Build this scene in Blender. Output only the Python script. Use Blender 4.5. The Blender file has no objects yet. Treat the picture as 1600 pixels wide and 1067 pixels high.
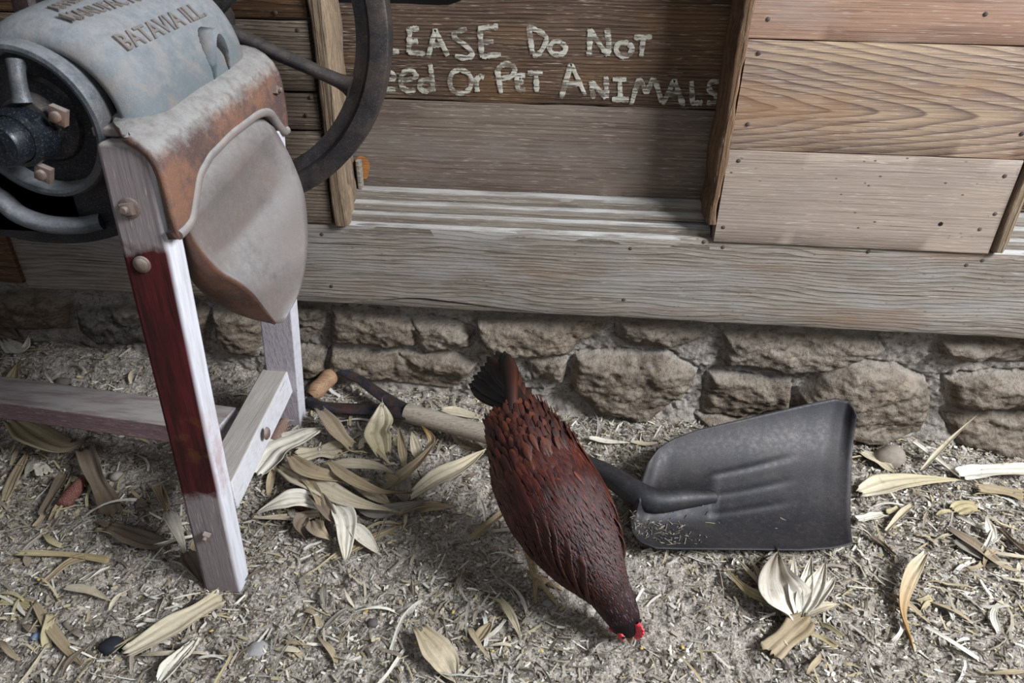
import bpy, bmesh, math, random
import numpy as np
from mathutils import Vector, Matrix

# ------------------------------------------------------------------ camera
F_PX, PITCH, YAW, ROLL, H = 1100.0, math.radians(30.6), math.radians(-4.1), math.radians(0.98), 1.12
_F = np.array([math.sin(YAW)*math.cos(PITCH), math.cos(YAW)*math.cos(PITCH), -math.sin(PITCH)])
_r = np.array([math.cos(YAW), -math.sin(YAW), 0.0]); _u = np.cross(_r, _F)
_R = _r*math.cos(ROLL) + _u*math.sin(ROLL); _U = -_r*math.sin(ROLL) + _u*math.cos(ROLL)
CAM = np.array([0, 0, H])
sc = bpy.context.scene
cd = bpy.data.cameras.new('camera'); cam = bpy.data.objects.new('camera', cd); sc.collection.objects.link(cam)
cd.sensor_width = 36.0; cd.lens = 36.0*F_PX/1600.0; cd.clip_start = 0.05
cd.dof.use_dof = True; cd.dof.focus_distance = 1.38; cd.dof.aperture_fstop = 6.5
M = Matrix.Identity(4)
for i in range(3):
    M[i][0] = _R[i]; M[i][1] = _U[i]; M[i][2] = -_F[i]; M[i][3] = CAM[i]
cam.matrix_world = M
sc.camera = cam
# ------------------------------------------------------------------ light
w = bpy.data.worlds.new('world'); sc.world = w; w.use_nodes = True
bg = w.node_tree.nodes['Background']; bg.inputs[0].default_value = (0.80, 0.89, 1.0, 1); bg.inputs[1].default_value = 0.19
def area(name, loc, aim, sx, sy, power, col):
    l = bpy.data.lights.new(name, 'AREA'); l.shape = 'RECTANGLE'; l.size = sx; l.size_y = sy; l.energy = power; l.color = col
    o = bpy.data.objects.new(name, l); sc.collection.objects.link(o); o.location = loc
    o.rotation_euler = (Vector(aim)-Vector(loc)).to_track_quat('-Z', 'Y').to_euler(); return o
area('daylight_from_barn_door', (2.85, -0.15, 2.65), (0.0, 1.15, 0.25), 1.3, 1.2, 290, (0.91, 0.95, 1.0))
area('daylight_from_yard', (0.3, -2.6, 2.7), (0.0, 1.2, 0.4), 2.2, 1.6, 17, (0.95, 0.97, 1.0))
sc.view_settings.view_transform = 'Standard'; sc.view_settings.look = 'None'
sc.view_settings.exposure = 0.12; sc.view_settings.gamma = 1.0; sc.view_settings.use_curve_mapping = False

# ------------------------------------------------------------------ projection helpers (pixels of the photograph -> points of the place)
def ray(px, py): return _F + _R*(px-800)/F_PX + _U*(533.5-py)/F_PX
def atz(px, py, z=0.0): d = ray(px, py); return CAM + d*(z-H)/d[2]
def aty(px, py, Y): d = ray(px, py); return CAM + d*Y/d[1]
def atx(px, py, X): d = ray(px, py); return CAM + d*X/d[0]

# ------------------------------------------------------------------ noise
def _hash(i, j, s):
    n = (i.astype(np.int64)*374761393 + j.astype(np.int64)*668265263 + s*1442695041) & 0xffffffff
    n = ((n ^ (n >> 13))*1274126177) & 0xffffffff
    return ((n ^ (n >> 16)) & 0xffff)/65535.0
def vnoise(x, y, s=0):
    xi = np.floor(x); yi = np.floor(y); fx = x-xi; fy = y-yi
    fx = fx*fx*(3-2*fx); fy = fy*fy*(3-2*fy)
    a = _hash(xi, yi, s); b = _hash(xi+1, yi, s); c = _hash(xi, yi+1, s); d = _hash(xi+1, yi+1, s)
    return (a*(1-fx)+b*fx)*(1-fy) + (c*(1-fx)+d*fx)*fy - 0.5
def fbm(x, y, s=0, o=3):
    t = 0; a = 1.0
    for k in range(o): t = t + a*vnoise(x*2**k, y*2**k, s+k); a *= 0.5
    return t
def sstep(a, b, x):
    t = np.clip((x-a)/(b-a), 0, 1); return t*t*(3-2*t)
def gh_base(x, y):
    x = np.asarray(x, float); y = np.asarray(y, float)
    bank = np.interp(x, [-1.6, -1.2, -0.8, -0.47, 0.1, 0.5, 1.2], [0.13, 0.12, 0.07, 0.045, 0.005, 0.0, -0.015])
    return bank*sstep(1.22, 1.5, y) + 0.008*fbm(x*6, y*6, 3, 2)
def gh_np(x, y):
    x = np.asarray(x, float); y = np.asarray(y, float)
    rut = -0.006*np.exp(-((x*0.55+y*0.84-1.02)/0.03)**2)*sstep(0.15, 0.3, x)
    cl = fbm(x*38, y*38, 11, 3)
    return gh_base(x, y) + rut + 0.012*cl + 0.010*np.maximum(0, fbm(x*80, y*80, 31, 2)) + 0.006*np.maximum(0, vnoise(x*34, y*34, 37)) + 0.0025*vnoise(x*240, y*240, 41)
def gh(x, y): return float(gh_np(np.array([x]), np.array([y]))[0])
def ghb(x, y): return float(gh_base(np.array([x]), np.array([y]))[0])
def gp(px, py, h=0.0):
    z = 0.0
    for _ in range(6):
        p = atz(px, py, z+h); z = ghb(p[0], p[1])
    return np.array([p[0], p[1], z+h])

# ------------------------------------------------------------------ mesh helpers
COL = sc.collection
class MB:
    def __init__(s): s.v = []; s.f = []; s.uv = []; s.col = []
    def add(s, vs, fs, uvs=None, col=None):
        b = len(s.v); s.v += [tuple(map(float, p)) for p in vs]; s.f += [tuple(i+b for i in f) for f in fs]
        s.uv += list(uvs) if uvs is not None else [(0, 0)]*len(vs)
        s.col += [col if col is not None else (1, 1, 1)]*len(vs) if not isinstance(col, list) else col
        return s
    def grid(s, P, uv=True, col=None, closeu=False, closev=False):
        P = np.asarray(P); n, m = P.shape[:2]
        vs = P.reshape(-1, 3); fs = []
        for i in range(n if closeu else n-1):
            for j in range(m if closev else m-1):
                a = i*m+j; b = i*m+(j+1) % m; c = ((i+1) % n)*m+(j+1) % m; d = ((i+1) % n)*m+j
                fs.append((a, b, c, d))
        uvs = [(j/(max(1, m-1)), i/(max(1, n-1))) for i in range(n) for j in range(m)]
        return s.add(vs, fs, uvs, col)
    def hexa(s, c):   # 8 corners: bottom 4 then top 4, same winding
        return s.add(c, [(3, 2, 1, 0), (4, 5, 6, 7), (0, 1, 5, 4), (1, 2, 6, 5), (2, 3, 7, 6), (3, 0, 4, 7)])
    def box(s, a, b):
        x0, y0, z0 = a; x1, y1, z1 = b
        return s.hexa([(x0, y0, z0), (x1, y0, z0), (x1, y1, z0), (x0, y1, z0), (x0, y0, z1), (x1, y0, z1), (x1, y1, z1), (x0, y1, z1)])
    def tube(s, pts, rad, n=12, cap=True, flat=1.0, col=None):
        pts = [np.asarray(p, float) for p in pts]
        if not hasattr(rad, '__len__'): rad = [rad]*len(pts)
        rings = []; up = np.array([0, 0, 1.0])
        for i, p in enumerate(pts):
            t = pts[min(i+1, len(pts)-1)] - pts[max(i-1, 0)]; t /= np.linalg.norm(t)+1e-12
            if abs(t @ up) > 0.95: up = np.array([1.0, 0, 0]) if abs(t[0]) < 0.9 else np.array([0, 1.0, 0])
            a = np.cross(t, up); a /= np.linalg.norm(a); b = np.cross(a, t)
            up = b
            rings.append([p + rad[i]*(math.cos(q)*a + math.sin(q)*b*flat) for q in np.linspace(0, 2*math.pi, n, endpoint=False)])
        b0 = len(s.v); s.grid(rings, closev=True, col=col)
        if cap:
            s.f.append(tuple(b0+k for k in range(n))); e = b0+(len(pts)-1)*n; s.f.append(tuple(e+k for k in reversed(range(n))))
        return s
    def lathe(s, c, axis, prof, n=32, ref=None, a0=0, a1=2*math.pi):   # prof: (distance along the axis, radius)
        c = np.asarray(c, float); axis = np.asarray(axis, float); axis /= np.linalg.norm(axis)
        ref = np.array([0, 0, 1.0]) if ref is None else np.asarray(ref, float)
        if abs(ref @ axis) > 0.9: ref = np.array([1.0, 0, 0])
        a = np.cross(axis, ref); a /= np.linalg.norm(a); b = np.cross(a, axis)
        full = abs(a1-a0-2*math.pi) < 1e-6
        ang = np.linspace(a0, a1, n, endpoint=not full)
        s.grid([[c + axis*d + r*(math.cos(q)*a+math.sin(q)*b) for q in ang] for d, r in prof], closev=full)
        return s
def smooth_path(pts, n):
    pts = np.asarray(pts, float); k = len(pts)
    P = np.vstack([2*pts[0]-pts[1], pts, 2*pts[-1]-pts[-2]]); out = []
    for t in np.linspace(0, k-1, n):
        i = min(int(t), k-2); u = t-i; p0, p1, p2, p3 = P[i], P[i+1], P[i+2], P[i+3]
        out.append(0.5*((2*p1)+(-p0+p2)*u+(2*p0-5*p1+4*p2-p3)*u*u+(-p0+3*p1-3*p2+p3)*u**3))
    return np.array(out)
def lerp(a, b, t): return np.asarray(a)*(1-t)+np.asarray(b)*t
WL = {}
def wloc(o): return WL.get(o.name, np.zeros(3))
def obj(name, mb, mat, parent=None, origin=None, smooth=True, bevel=0, solid=0, subsurf=0, weld=False, angle=40):
    v = np.array(mb.v, dtype=np.float64)
    if origin is None: origin = np.array([(v[:, 0].min()+v[:, 0].max())/2, (v[:, 1].min()+v[:, 1].max())/2, v[:, 2].min()])
    origin = np.asarray(origin, float)
    me = bpy.data.meshes.new(name); me.from_pydata((v-origin).tolist(), [], mb.f)
    if any(u != (0, 0) for u in mb.uv):
        lay = me.uv_layers.new(name='UVMap'); li = np.empty(len(me.loops), dtype=np.int32); me.loops.foreach_get('vertex_index', li)
        lay.data.foreach_set('uv', np.array(mb.uv, dtype=np.float32)[li].ravel())
    c = np.array(mb.col, dtype=np.float32)
    if (c != 1).any():
        at = me.color_attributes.new('tint', 'FLOAT_COLOR', 'POINT'); at.data.foreach_set('color', np.c_[c, np.ones(len(c))].astype(np.float32).ravel())
    bm = bmesh.new(); bm.from_mesh(me)
    if weld: bmesh.ops.remove_doubles(bm, verts=bm.verts, dist=1e-5)
    bmesh.ops.recalc_face_normals(bm, faces=bm.faces); bm.to_mesh(me); bm.free()
    if mat is not None:
        for m_ in (mat if isinstance(mat, (list, tuple)) else [mat]): me.materials.append(m_)
    if smooth:
        me.polygons.foreach_set('use_smooth', [True]*len(me.polygons))
        if angle: me.set_sharp_from_angle(angle=math.radians(angle))
    o = bpy.data.objects.new(name, me); COL.objects.link(o)
    WL[o.name] = origin
    if parent is not None: o.parent = parent; o.location = origin - wloc(parent)
    else: o.location = origin
    if solid: md = o.modifiers.new('solid', 'SOLIDIFY'); md.thickness = solid; md.offset = 0
    if bevel: md = o.modifiers.new('bevel', 'BEVEL'); md.width = bevel; md.segments = 2; md.limit_method = 'ANGLE'; md.angle_limit = math.radians(35)
    if subsurf: md = o.modifiers.new('sub', 'SUBSURF'); md.levels = subsurf; md.render_levels = subsurf
    return o
def tag(o, label, cat=None, group=None, kind=None):
    if label: o['label'] = label
    if cat: o['category'] = cat
    if group: o['group'] = group
    if kind: o['kind'] = kind
    return o
def root(name, loc, label, cat, group=None):
    o = bpy.data.objects.new(name, None); o.empty_display_size = 0.05; COL.objects.link(o); o.location = loc; WL[o.name] = np.asarray(loc, float)
    return tag(o, label, cat, group)
def struct(o): o['kind'] = 'structure'; return o

# ------------------------------------------------------------------ materials
def lin(h):
    h = h.lstrip('#'); c = [int(h[i:i+2], 16)/255 for i in (0, 2, 4)]
    return tuple((x/12.92 if x <= 0.04045 else ((x+0.055)/1.055)**2.4) for x in c) + (1,)
class NT:
    def __init__(s, name):
        s.m = bpy.data.materials.new(name); s.m.use_nodes = True; s.t = s.m.node_tree; s.t.nodes.clear()
        s.out = s.n('ShaderNodeOutputMaterial'); s.b = s.n('ShaderNodeBsdfPrincipled'); s.l(s.b.outputs[0], s.out.inputs[0])
        s.g = s.n('ShaderNodeNewGeometry'); s.pos = s.g.outputs['Position']
    def n(s, t): return s.t.nodes.new(t)
    def l(s, a, b): s.t.links.new(a, b)
    def inp(s, sock, v):
        if hasattr(v, 'links'): s.l(v, sock)
        elif isinstance(v, tuple) and len(v) == 3 and sock.type == 'RGBA': sock.default_value = v+(1,)
        else: sock.default_value = v
    def math(s, op, a, b=0.0, c=0.0, clamp=False):
        n = s.n('ShaderNodeMath'); n.operation = op; n.use_clamp = clamp
        for i, v in enumerate((a, b, c)): s.inp(n.inputs[i], v)
        return n.outputs[0]
    def mapv(s, vec, scale=(1, 1, 1), loc=(0, 0, 0), rot=(0, 0, 0)):
        n = s.n('ShaderNodeMapping'); s.l(vec, n.inputs[0]); n.inputs[1].default_value = loc; n.inputs[2].default_value = rot; n.inputs[3].default_value = scale; return n.outputs[0]
    def noise(s, vec, scale=5.0, detail=3, rough=0.55, dist=0.0, col=False):
        n = s.n('ShaderNodeTexNoise'); s.l(vec, n.inputs['Vector']); n.inputs['Scale'].default_value = scale; n.inputs['Detail'].default_value = detail
        n.inputs['Roughness'].default_value = rough; n.inputs['Distortion'].default_value = dist; return n.outputs['Color' if col else 'Fac']
    def voro(s, vec, scale, feat='F1', out='Distance'):
        n = s.n('ShaderNodeTexVoronoi'); n.feature = feat; s.l(vec, n.inputs['Vector']); n.inputs['Scale'].default_value = scale; return n.outputs[out]
    def ramp(s, fac, stops):
        n = s.n('ShaderNodeValToRGB'); s.l(fac, n.inputs[0]); e = n.color_ramp.elements
        while len(e) < len(stops): e.new(0.5)
        for i, (p, c) in enumerate(stops): e[i].position = p; e[i].color = c if isinstance(c, tuple) else (c, c, c, 1)
        return n.outputs[0]
    def mix(s, fac, a, b, mode='MIX'):
        n = s.n('ShaderNodeMix'); n.data_type = 'RGBA'; n.blend_type = mode; n.clamp_factor = True
        s.inp(n.inputs[0], fac); s.inp(n.inputs[6], a); s.inp(n.inputs[7], b); return n.outputs[2]
    def sep(s, v): n = s.n('ShaderNodeSeparateXYZ'); s.l(v, n.inputs[0]); return n.outputs
    def comb(s, x, y, z):
        n = s.n('ShaderNodeCombineXYZ')
        for i, v in enumerate((x, y, z)): s.inp(n.inputs[i], v)
        return n.outputs[0]
    def mr(s, v, a, b, c=0.0, d=1.0):
        n = s.n('ShaderNodeMapRange'); s.inp(n.inputs[0], v)
        for i, q in enumerate((a, b, c, d)): n.inputs[i+1].default_value = q
        return n.outputs[0]
    def bump(s, h, strength=0.5, dist=0.002, prev=None):
        n = s.n('ShaderNodeBump'); s.l(h, n.inputs['Height']); n.inputs['Strength'].default_value = strength; n.inputs['Distance'].default_value = dist
        if prev is not None: s.l(prev, n.inputs['Normal'])
        return n.outputs[0]
    def done(s, col, rough=0.8, normal=None, metal=0.0, spec=0.3):
        s.inp(s.b.inputs['Base Color'], col); s.inp(s.b.inputs['Roughness'], rough); s.inp(s.b.inputs['Metallic'], metal)
        s.inp(s.b.inputs['Specular IOR Level'], spec)
        if normal is not None: s.l(normal, s.b.inputs['Normal'])
        return s.m

def wood(name, dark, mid, light, ring=55.0, fine=260.0, axis='x', seed=0.0, cath=None, warp=0.012, patch=None, patch_amt=0.5, ringamt=0.7, bumpd=0.0016, dust=None, specks=0.0, rough=0.85, finish=None):
    T = NT(name); X, Y, Z = T.sep(T.pos)
    if axis == 'x': U, V, W = X, Z, Y
    elif axis == 'z': U, V, W = Z, X, Y
    else: U, V, W = Y, X, Z
    base = T.comb(T.math('ADD', U, seed), V, W)
    wn = T.noise(T.mapv(base, (2.2, 7, 7)), 1.0, 2)
    Vw = T.math('ADD', V, T.math('MULTIPLY', T.math('SUBTRACT', wn, 0.5), warp*2))
    Vw = T.math('ADD', Vw, T.math('MULTIPLY', T.math('SUBTRACT', T.noise(T.mapv(base, (6, 30, 30)), 1.0, 2), 0.5), warp*0.4))
    if cath:
        x0, z0, ww, k = cath
        dz = T.math('SUBTRACT', Vw, z0)
        q = T.math('SQRT', T.math('ADD', T.math('MULTIPLY', dz, dz), ww*ww))
        Vr = T.math('ADD', q, T.math('MULTIPLY', T.math('SUBTRACT', U, x0), k))
    else: Vr = Vw
    ph = T.math('ADD', T.math('MULTIPLY', Vr, ring), T.math('MULTIPLY', T.noise(T.mapv(base, (1.5, 22, 22)), 1.0, 1), 1.6))
    saw = T.math('FRACT', ph)
    ringv = T.math('POWER', saw, 2.2)
    ringv = T.math('MULTIPLY', ringv, T.mr(saw, 0.9, 1.0, 1.0, 0.0))
    fn = T.noise(T.mapv(base, (5, fine*1.3, fine*1.3)), 1.0, 3, 0.7)
    lg = T.noise(T.mapv(base, (2.5, 9, 9)), 1.0, 3, 0.6)
    c = T.mix(T.mr(lg, 0.3, 0.7), mid, light)
    c = T.mix(T.math('MULTIPLY', ringv, ringamt), c, dark)
    c = T.mix(T.mr(fn, 0.50, 0.66, 0, 0.75), c, dark); c = T.mix(T.mr(fn, 0.46, 0.34, 0, 0.35), c, light); fleck = T.noise(T.mapv(base, (26, 420, 420), (2, 7, 1)), 1.0, 2, 0.6); c = T.mix(T.mr(fleck, 0.60, 0.72, 0, 0.35), c, lin('#cfc4b4'))
    if patch:
        pm = T.noise(T.mapv(base, (3.0, 8, 8), (3.1, 1.7, 5)), 1.0, 4, 0.6)
        c = T.mix(T.mr(pm, 0.5, 0.66, 0, patch_amt), c, patch)
    if specks:
        sp = T.voro(T.mapv(base, (42, 75, 75), (1.3, 2.2, 0)), 1.0)
        spm = T.noise(T.mapv(base, (6, 9, 9), (9, 3, 1)), 1.0, 1)
        c = T.mix(T.math('MULTIPLY', T.mr(sp, 0.16, 0.10, 0, 1), T.mr(spm, 0.5, 0.58, 0, specks)), c, lin('#4a3628'))
    crack = T.noise(T.mapv(base, (2.2, 130, 130), (4, 4, 4)), 1.0, 2, 0.5)
    ck = T.mr(crack, 0.70, 0.76, 0, 1)
    c = T.mix(T.math('MULTIPLY', ck, 0.7), c, lin('#1d1712'))
    if finish: c = finish(T, c, base)
    if dust:
        nz = T.sep(T.g.outputs['Normal'])[2]
        c = T.mix(T.math('MULTIPLY', T.mr(nz, 0.35, 0.9, 0, 0.9), T.mr(T.noise(T.mapv(base, (9, 60, 60)), 1.0, 4, 0.65), .36, .58, .3, 1)), c, dust)
    hgt = T.math('ADD', T.math('MULTIPLY', ringv, -0.7*ringamt), T.math('ADD', T.math('MULTIPLY', fn, 0.8), T.math('MULTIPLY', ck, -1.2)))
    nb = T.bump(hgt, 0.8, bumpd)
    nb = T.bump(T.noise(T.mapv(base, (60, 90, 90)), 1.0, 3, 0.7), 0.5, bumpd*0.6, nb)
    return T.done(c, rough, nb, spec=0.2)

def iron(name, base, tint2, rust=None, rustamt=0.4, rough=0.6, metal=0.2, dust=None, bumpd=0.0012, scale=1.0, duststr=0.9, spec=0.4, finish=None, dlo=0.2, dhi=0.85):
    T = NT(name); p = T.pos
    n1 = T.noise(p, 14*scale, 4, 0.65); n2 = T.noise(p, 60*scale, 4, 0.7); n3 = T.noise(p, 420*scale, 2, 0.6)
    c = T.mix(T.mr(n1, 0.35, 0.65), base, tint2)
    if rust: c = T.mix(T.mr(T.math('ADD', n1, T.math('MULTIPLY', n2, 0.6)), 0.75, 0.95, 0, rustamt), c, rust)
    c = T.mix(T.mr(n3, 0.55, 0.8, 0, 0.35), c, (0.25, 0.24, 0.22, 1))
    if finish: c = finish(T, c)
    if dust:
        nz = T.sep(T.g.outputs['Normal'])[2]
        dm = T.math('MULTIPLY', T.mr(T.math('ADD', nz, T.math('MULTIPLY', T.math('SUBTRACT', n2, .5), .5)), dlo, dhi, 0, duststr), T.mr(n2, 0.25, 0.6, 0.55, 1.0))
        c = T.mix(dm, c, dust)
    nb = T.bump(n2, 0.5, bumpd*2); nb = T.bump(n3, 0.6, bumpd*0.6, nb)
    return T.done(c, T.mr(n2, 0.3, 0.7, rough-0.1, rough+0.15), nb, metal, spec)

def plain(name, c1, c2, scale=30, rough=0.8, bumpd=0.001, spec=0.3):
    T = NT(name); n = T.noise(T.pos, scale, 4, 0.6)
    return T.done(T.mix(T.mr(n, 0.35, 0.65), c1, c2), rough, T.bump(n, 0.6, bumpd), spec=spec)
m_nail = iron('nail_iron', lin('#3a3230'), lin('#5a4a42'), rough=0.7)
m_dark = plain('dark_void', lin('#0b0908'), lin('#15110e'), 20, 0.95)

# ------------------------------------------------------------------ timber wall
rnd = random.Random(7)
def plank(name, lo, hi, axis, yf, depth, mat, wob=0.0015, seed=0, cham=0.002, parent=None, lo_f=None, hi_f=None, ends=None, step=0.02, fsub=6):
    """a board: lo/hi across its width, ends = extent along its length, front at y = yf"""
    a, b = ends; n = max(3, int((b-a)/step)); us = np.linspace(a, b, n); rows = []
    for u in us:
        l = (lo_f(u) if lo_f else lo) + wob*2*float(fbm(np.array([u*14]), np.array([seed+.3]), 5, 3)[0])
        h = (hi_f(u) if hi_f else hi) + wob*2*float(fbm(np.array([u*14]), np.array([seed+9.1]), 8, 3)[0])
        ring = [(l, yf+cham)]
        for q in np.linspace(l+cham, h-cham, fsub): ring.append((q, yf + 0.0012*float(fbm(np.array([u*5]), np.array([q*22+seed]), 2, 2)[0])))
        ring += [(h, yf+cham), (h, yf+depth), (l, yf+depth)]
        rows.append([(u, y, q) if axis == 'x' else (q, y, u) for q, y in ring])
    mb = MB(); mb.grid(rows, closev=True); m = len(rows[0])
    mb.f.append(tuple(range(m))); mb.f.append(tuple((n-1)*m+k for k in reversed(range(m))))
    mb.uv = [(0, 0)]*len(mb.v)
    return obj(name, mb, mat, parent, angle=50)
def nail(px, py, Y, parent, r=0.0042):
    p = aty(px, py, Y); mb = MB().lathe(p, (0, -1, 0), [(-0.004, r), (0.0008, r), (0.0014, r*0.75), (0.0016, 0.0001)], 10)
    return obj('nail', mb, m_nail, parent)
YS = 1.46
zt = lambda px, py, Y: float(aty(px, py, Y)[2])
xt = lambda px, py, Y: float(aty(px, py, Y)[0])

def sill_finish(T, c, base):
    d = T.noise(T.mapv(T.pos, (5, 5, 14)), 1.0, 4, 0.6)
    c = T.mix(T.mr(d, 0.45, 0.65, 0, 0.5), c, lin('#8f8d8c'))
    br = T.noise(T.mapv(T.pos, (2.4, 2, 9), (0.35, 0, 0.1)), 1.0, 3, 0.5)
    return T.mix(T.mr(br, 0.56, 0.68, 0, 0.6), c, lin('#6f5541'))
m_sill = wood('weathered_grey_timber', lin('#483e35'), lin('#7f756b'), lin('#938b81'), 105, 200, 'x', 0.0, warp=0.03, ringamt=0.8, bumpd=0.0022, finish=sill_finish, specks=0.6)
m_ledge = wood('dusty_ledge_timber', lin('#4a423a'), lin('#736a60'), lin('#8a8278'), 90, 240, 'x', 2.0, ringamt=0.6, bumpd=0.002, dust=lin('#b4b2af'))
m_sign = wood('dark_brown_plank', lin('#211813'), lin('#4b3a2f'), lin('#655244'), 135, 300, 'x', 4.0, warp=0.014, ringamt=0.9, bumpd=0.0022, patch=lin('#8f6a40'), patch_amt=0.22)
m_sign2 = wood('brown_plank', lin('#3b302a'), lin('#655850'), lin('#7b6e62'), 90, 420, 'x', 7.0, warp=0.006, ringamt=0.4, bumpd=0.0014, patch=lin('#76716b'), patch_amt=0.45)
m_lboard = wood('grey_brown_plank', lin('#2c241e'), lin('#685a4d'), lin('#7e7062'), 120, 300, 'x', 11.0, warp=0.012, ringamt=0.85, bumpd=0.002)
m_lboard2 = wood('dark_grey_brown_plank', lin('#2f231c'), lin('#54402f'), lin('#6a4e38'), 70, 300, 'x', 15.0, warp=0.012, ringamt=0.7, bumpd=0.002)
m_rb1 = wood('orange_brown_plank', lin('#644d41'), lin('#8f7262'), lin('#9b7b66'), 150, 380, 'x', 21.0, warp=0.006, ringamt=0.4, bumpd=0.0008, patch=lin('#9c9490'), patch_amt=0.4)
m_rb2 = wood('bold_grained_pine_plank', lin('#4b3b3a'), lin('#8d7a6d'), lin('#a08a70'), 70, 300, 'x', 25.0, cath=(0.66, 0.822, 0.010, 0.14), warp=0.020, ringamt=1.0, bumpd=0.0012, patch=lin('#8c6844'), patch_amt=0.5)
m_rb3 = wood('pale_speckled_plank', lin('#65584e'), lin('#90837a'), lin('#9c8c7d'), 150, 420, 'x', 31.0, warp=0.012, ringamt=0.35, bumpd=0.0008, specks=0.9)
m_post = wood('rough_batten', lin('#33281f'), lin('#6b5a48'), lin('#8b7863'), 60, 260, 'z', 3.0, warp=0.02, ringamt=0.6, bumpd=0.004)
m_post2 = wood('dark_rough_batten', lin('#2e2018'), lin('#5f4835'), lin('#7b6149'), 60, 260, 'z', 8.0, warp=0.02, ringamt=0.6, bumpd=0.005)

z0s = zt(1000, 499, YS); z1s = zt(800, 362, YS)
sill = struct(plank('trim_1', z0s, z1s, 'x', YS, 0.16, m_sill, 0.002, 1, 0.004, ends=(-1.30, 2.4), fsub=10))
tag(sill, 'long weathered grey timber sill beam lying on the rubble stone foundation')
for q in [(503, 366), (518, 447), (1100, 378), (1130, 386), (1535, 407), (1510, 414), (985, 388), (1357, 393), (975, 468)]: nail(*q, YS, sill)
# split running along the bottom of the sill
cr = MB(); cp = [aty(px, py, YS-0.0008) for px, py in [(600, 468), (650, 466), (690, 470), (740, 476), (790, 482), (850, 489)]]
cp = smooth_path(cp, 24); wv = np.interp(np.linspace(0, 1, 24), [0, .3, .5, 1], [0.0005, .002, .0016, .0004])
cr.grid([[p+np.array([0, 0, -k]), p+np.array([0, -0.0003, 0]), p+np.array([0, 0, k])] for p, k in zip(cp, wv)]); cr.uv = [(0, 0)]*len(cr.v)
obj('crack', cr, m_dark, sill)
# left shadowed timber beyond the end of the sill
struct(plank('trim_2', z0s+0.02, 0.62, 'x', YS-0.012, 0.1, m_lboard2, 0.002, 2, ends=(-2.4, -1.30)))
# left horizontal boards
zl = [z1s, zt(470, 204, 1.455), zt(450, 143, 1.455), zt(430, 30, 1.455), zt(430, 30, 1.455)+0.17, 1.45]
lm = [m_lboard, m_lboard, m_lboard, m_lboard2, m_lboard2]
wl = None
for i in range(5):
    p = plank('wall_back' if i == 0 else 'plank', zl[i]+0.0015, zl[i+1]-0.002, 'x', 1.455+0.002*(i % 2), 0.03, lm[i], 0.0018, 40+i, parent=wl, ends=(-2.4, -0.513))
    if i == 0: wl = struct(p); tag(wl, 'horizontal weathered brown boards behind the corn sheller')
for q in [(465, 47), (479, 180), (430, 20), (486, 152)]: nail(*q, 1.455, wl)
bk = struct(obj('dark_void_behind', MB().box((-2.4, 1.80, 0.2), (2.4, 1.83, 1.6)), m_dark))  # near-black sheet painted to stand for the unlit void behind the planks
# left batten and the ledge of the opening
def zf(*a): return None
lx0, lx1 = xt(480, 0, 1.445), xt(502, 0, 1.445)
bat = struct(plank('trim_3', lx0, lx1+0.002, 'z', 1.445, 0.105, m_post, 0.004, 60, 0.003, ends=(z1s+0.001, 1.5), step=0.012, fsub=5)); tag(bat, 'rough splintered vertical batten left of the painted planks')
struct(plank('trim_4', lx1+0.006, lx1+0.016, 'z', 1.535, 0.02, m_ledge, 0.001, 61, 0.002, ends=(z1s+0.001, zt(548, 250, 1.545)), step=0.012))
def ledge(x0, x1, name):
    zb = zt(800, 302, 1.555); n = 60; rows = []
    D_ = zb+.002-z1s; st = [0, .30, .62, 1.0]
    prof = [(YS+0.0, z1s-0.02), (YS+0.0005, z1s-0.003), (1.463, z1s-.0005), (1.476, z1s+D_*.04), (1.477, z1s-.003), (1.4805, z1s-.003), (1.481, z1s+D_*.22), (1.483, z1s+D_*.30), (1.500, z1s+D_*.34), (1.501, z1s+D_*.22), (1.5045, z1s+D_*.22), (1.505, z1s+D_*.50), (1.508, z1s+D_*.60), (1.526, z1s+D_*.64), (1.527, z1s+D_*.5), (1.531, z1s+D_*.5), (1.5315, z1s+D_*.86), (1.535, z1s+D_*.97), (1.57, z1s+D_), (1.57, z1s-0.02)]
    for u in np.linspace(x0, x1, n):
        rows.append([(u, y+0.0016*float(fbm(np.array([u*9.]), np.array([k*.35]), 6, 3)[0]), z+0.0016*float(fbm(np.array([u*12.]), np.array([k*.4+2]), 7, 3)[0])) for k, (y, z) in enumerate(prof)])
    mb = MB().grid(rows, closev=True); mb.f.append(tuple(range(len(prof)))); mb.f.append(tuple((n-1)*len(prof)+k for k in reversed(range(len(prof))))); mb.uv = [(0, 0)]*len(mb.v)
    return struct(obj(name, mb, m_ledge, angle=30))
tag(ledge(lx1, 0.325, 'window_1'), 'dusty stepped wooden ledge below the painted planks')
tag(ledge(0.915, 1.8, 'window_2'), 'pale dusty ledge at the right end of the wall')
# painted planks in the recess
YB = 1.56
sz0 = zt(820, 303, YB-0.004); sz1 = zt(860, 164, YB); sz2 = zt(660, 9, YB)
def topedge(u): return sz2 + 0.03*float(sstep(xt(690, 5, YB), xt(760, 0, YB), np.array([u]))[0])
low = struct(plank('wall_recess', sz0-0.006, sz1-0.001, 'x', YB, 0.025, m_sign2, 0.0015, 70, ends=(lx0, 0.34))); tag(low, 'plain brown lower plank below the hand-painted notice')
sgn = struct(plank('wall_recess_painted', sz1+0.0012, sz2, 'x', YB+0.001, 0.025, m_sign, 0.0015, 71, ends=(lx0, 0.34), hi_f=topedge)); tag(sgn, 'dark brown plank carrying the hand-painted white notice')
rec = struct(plank('wall_recess_right', sz0-0.01, sz2+0.04, 'x', YB+0.001, 0.025, m_sign, 0.0015, 74, ends=(0.92, 1.8)))
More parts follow.
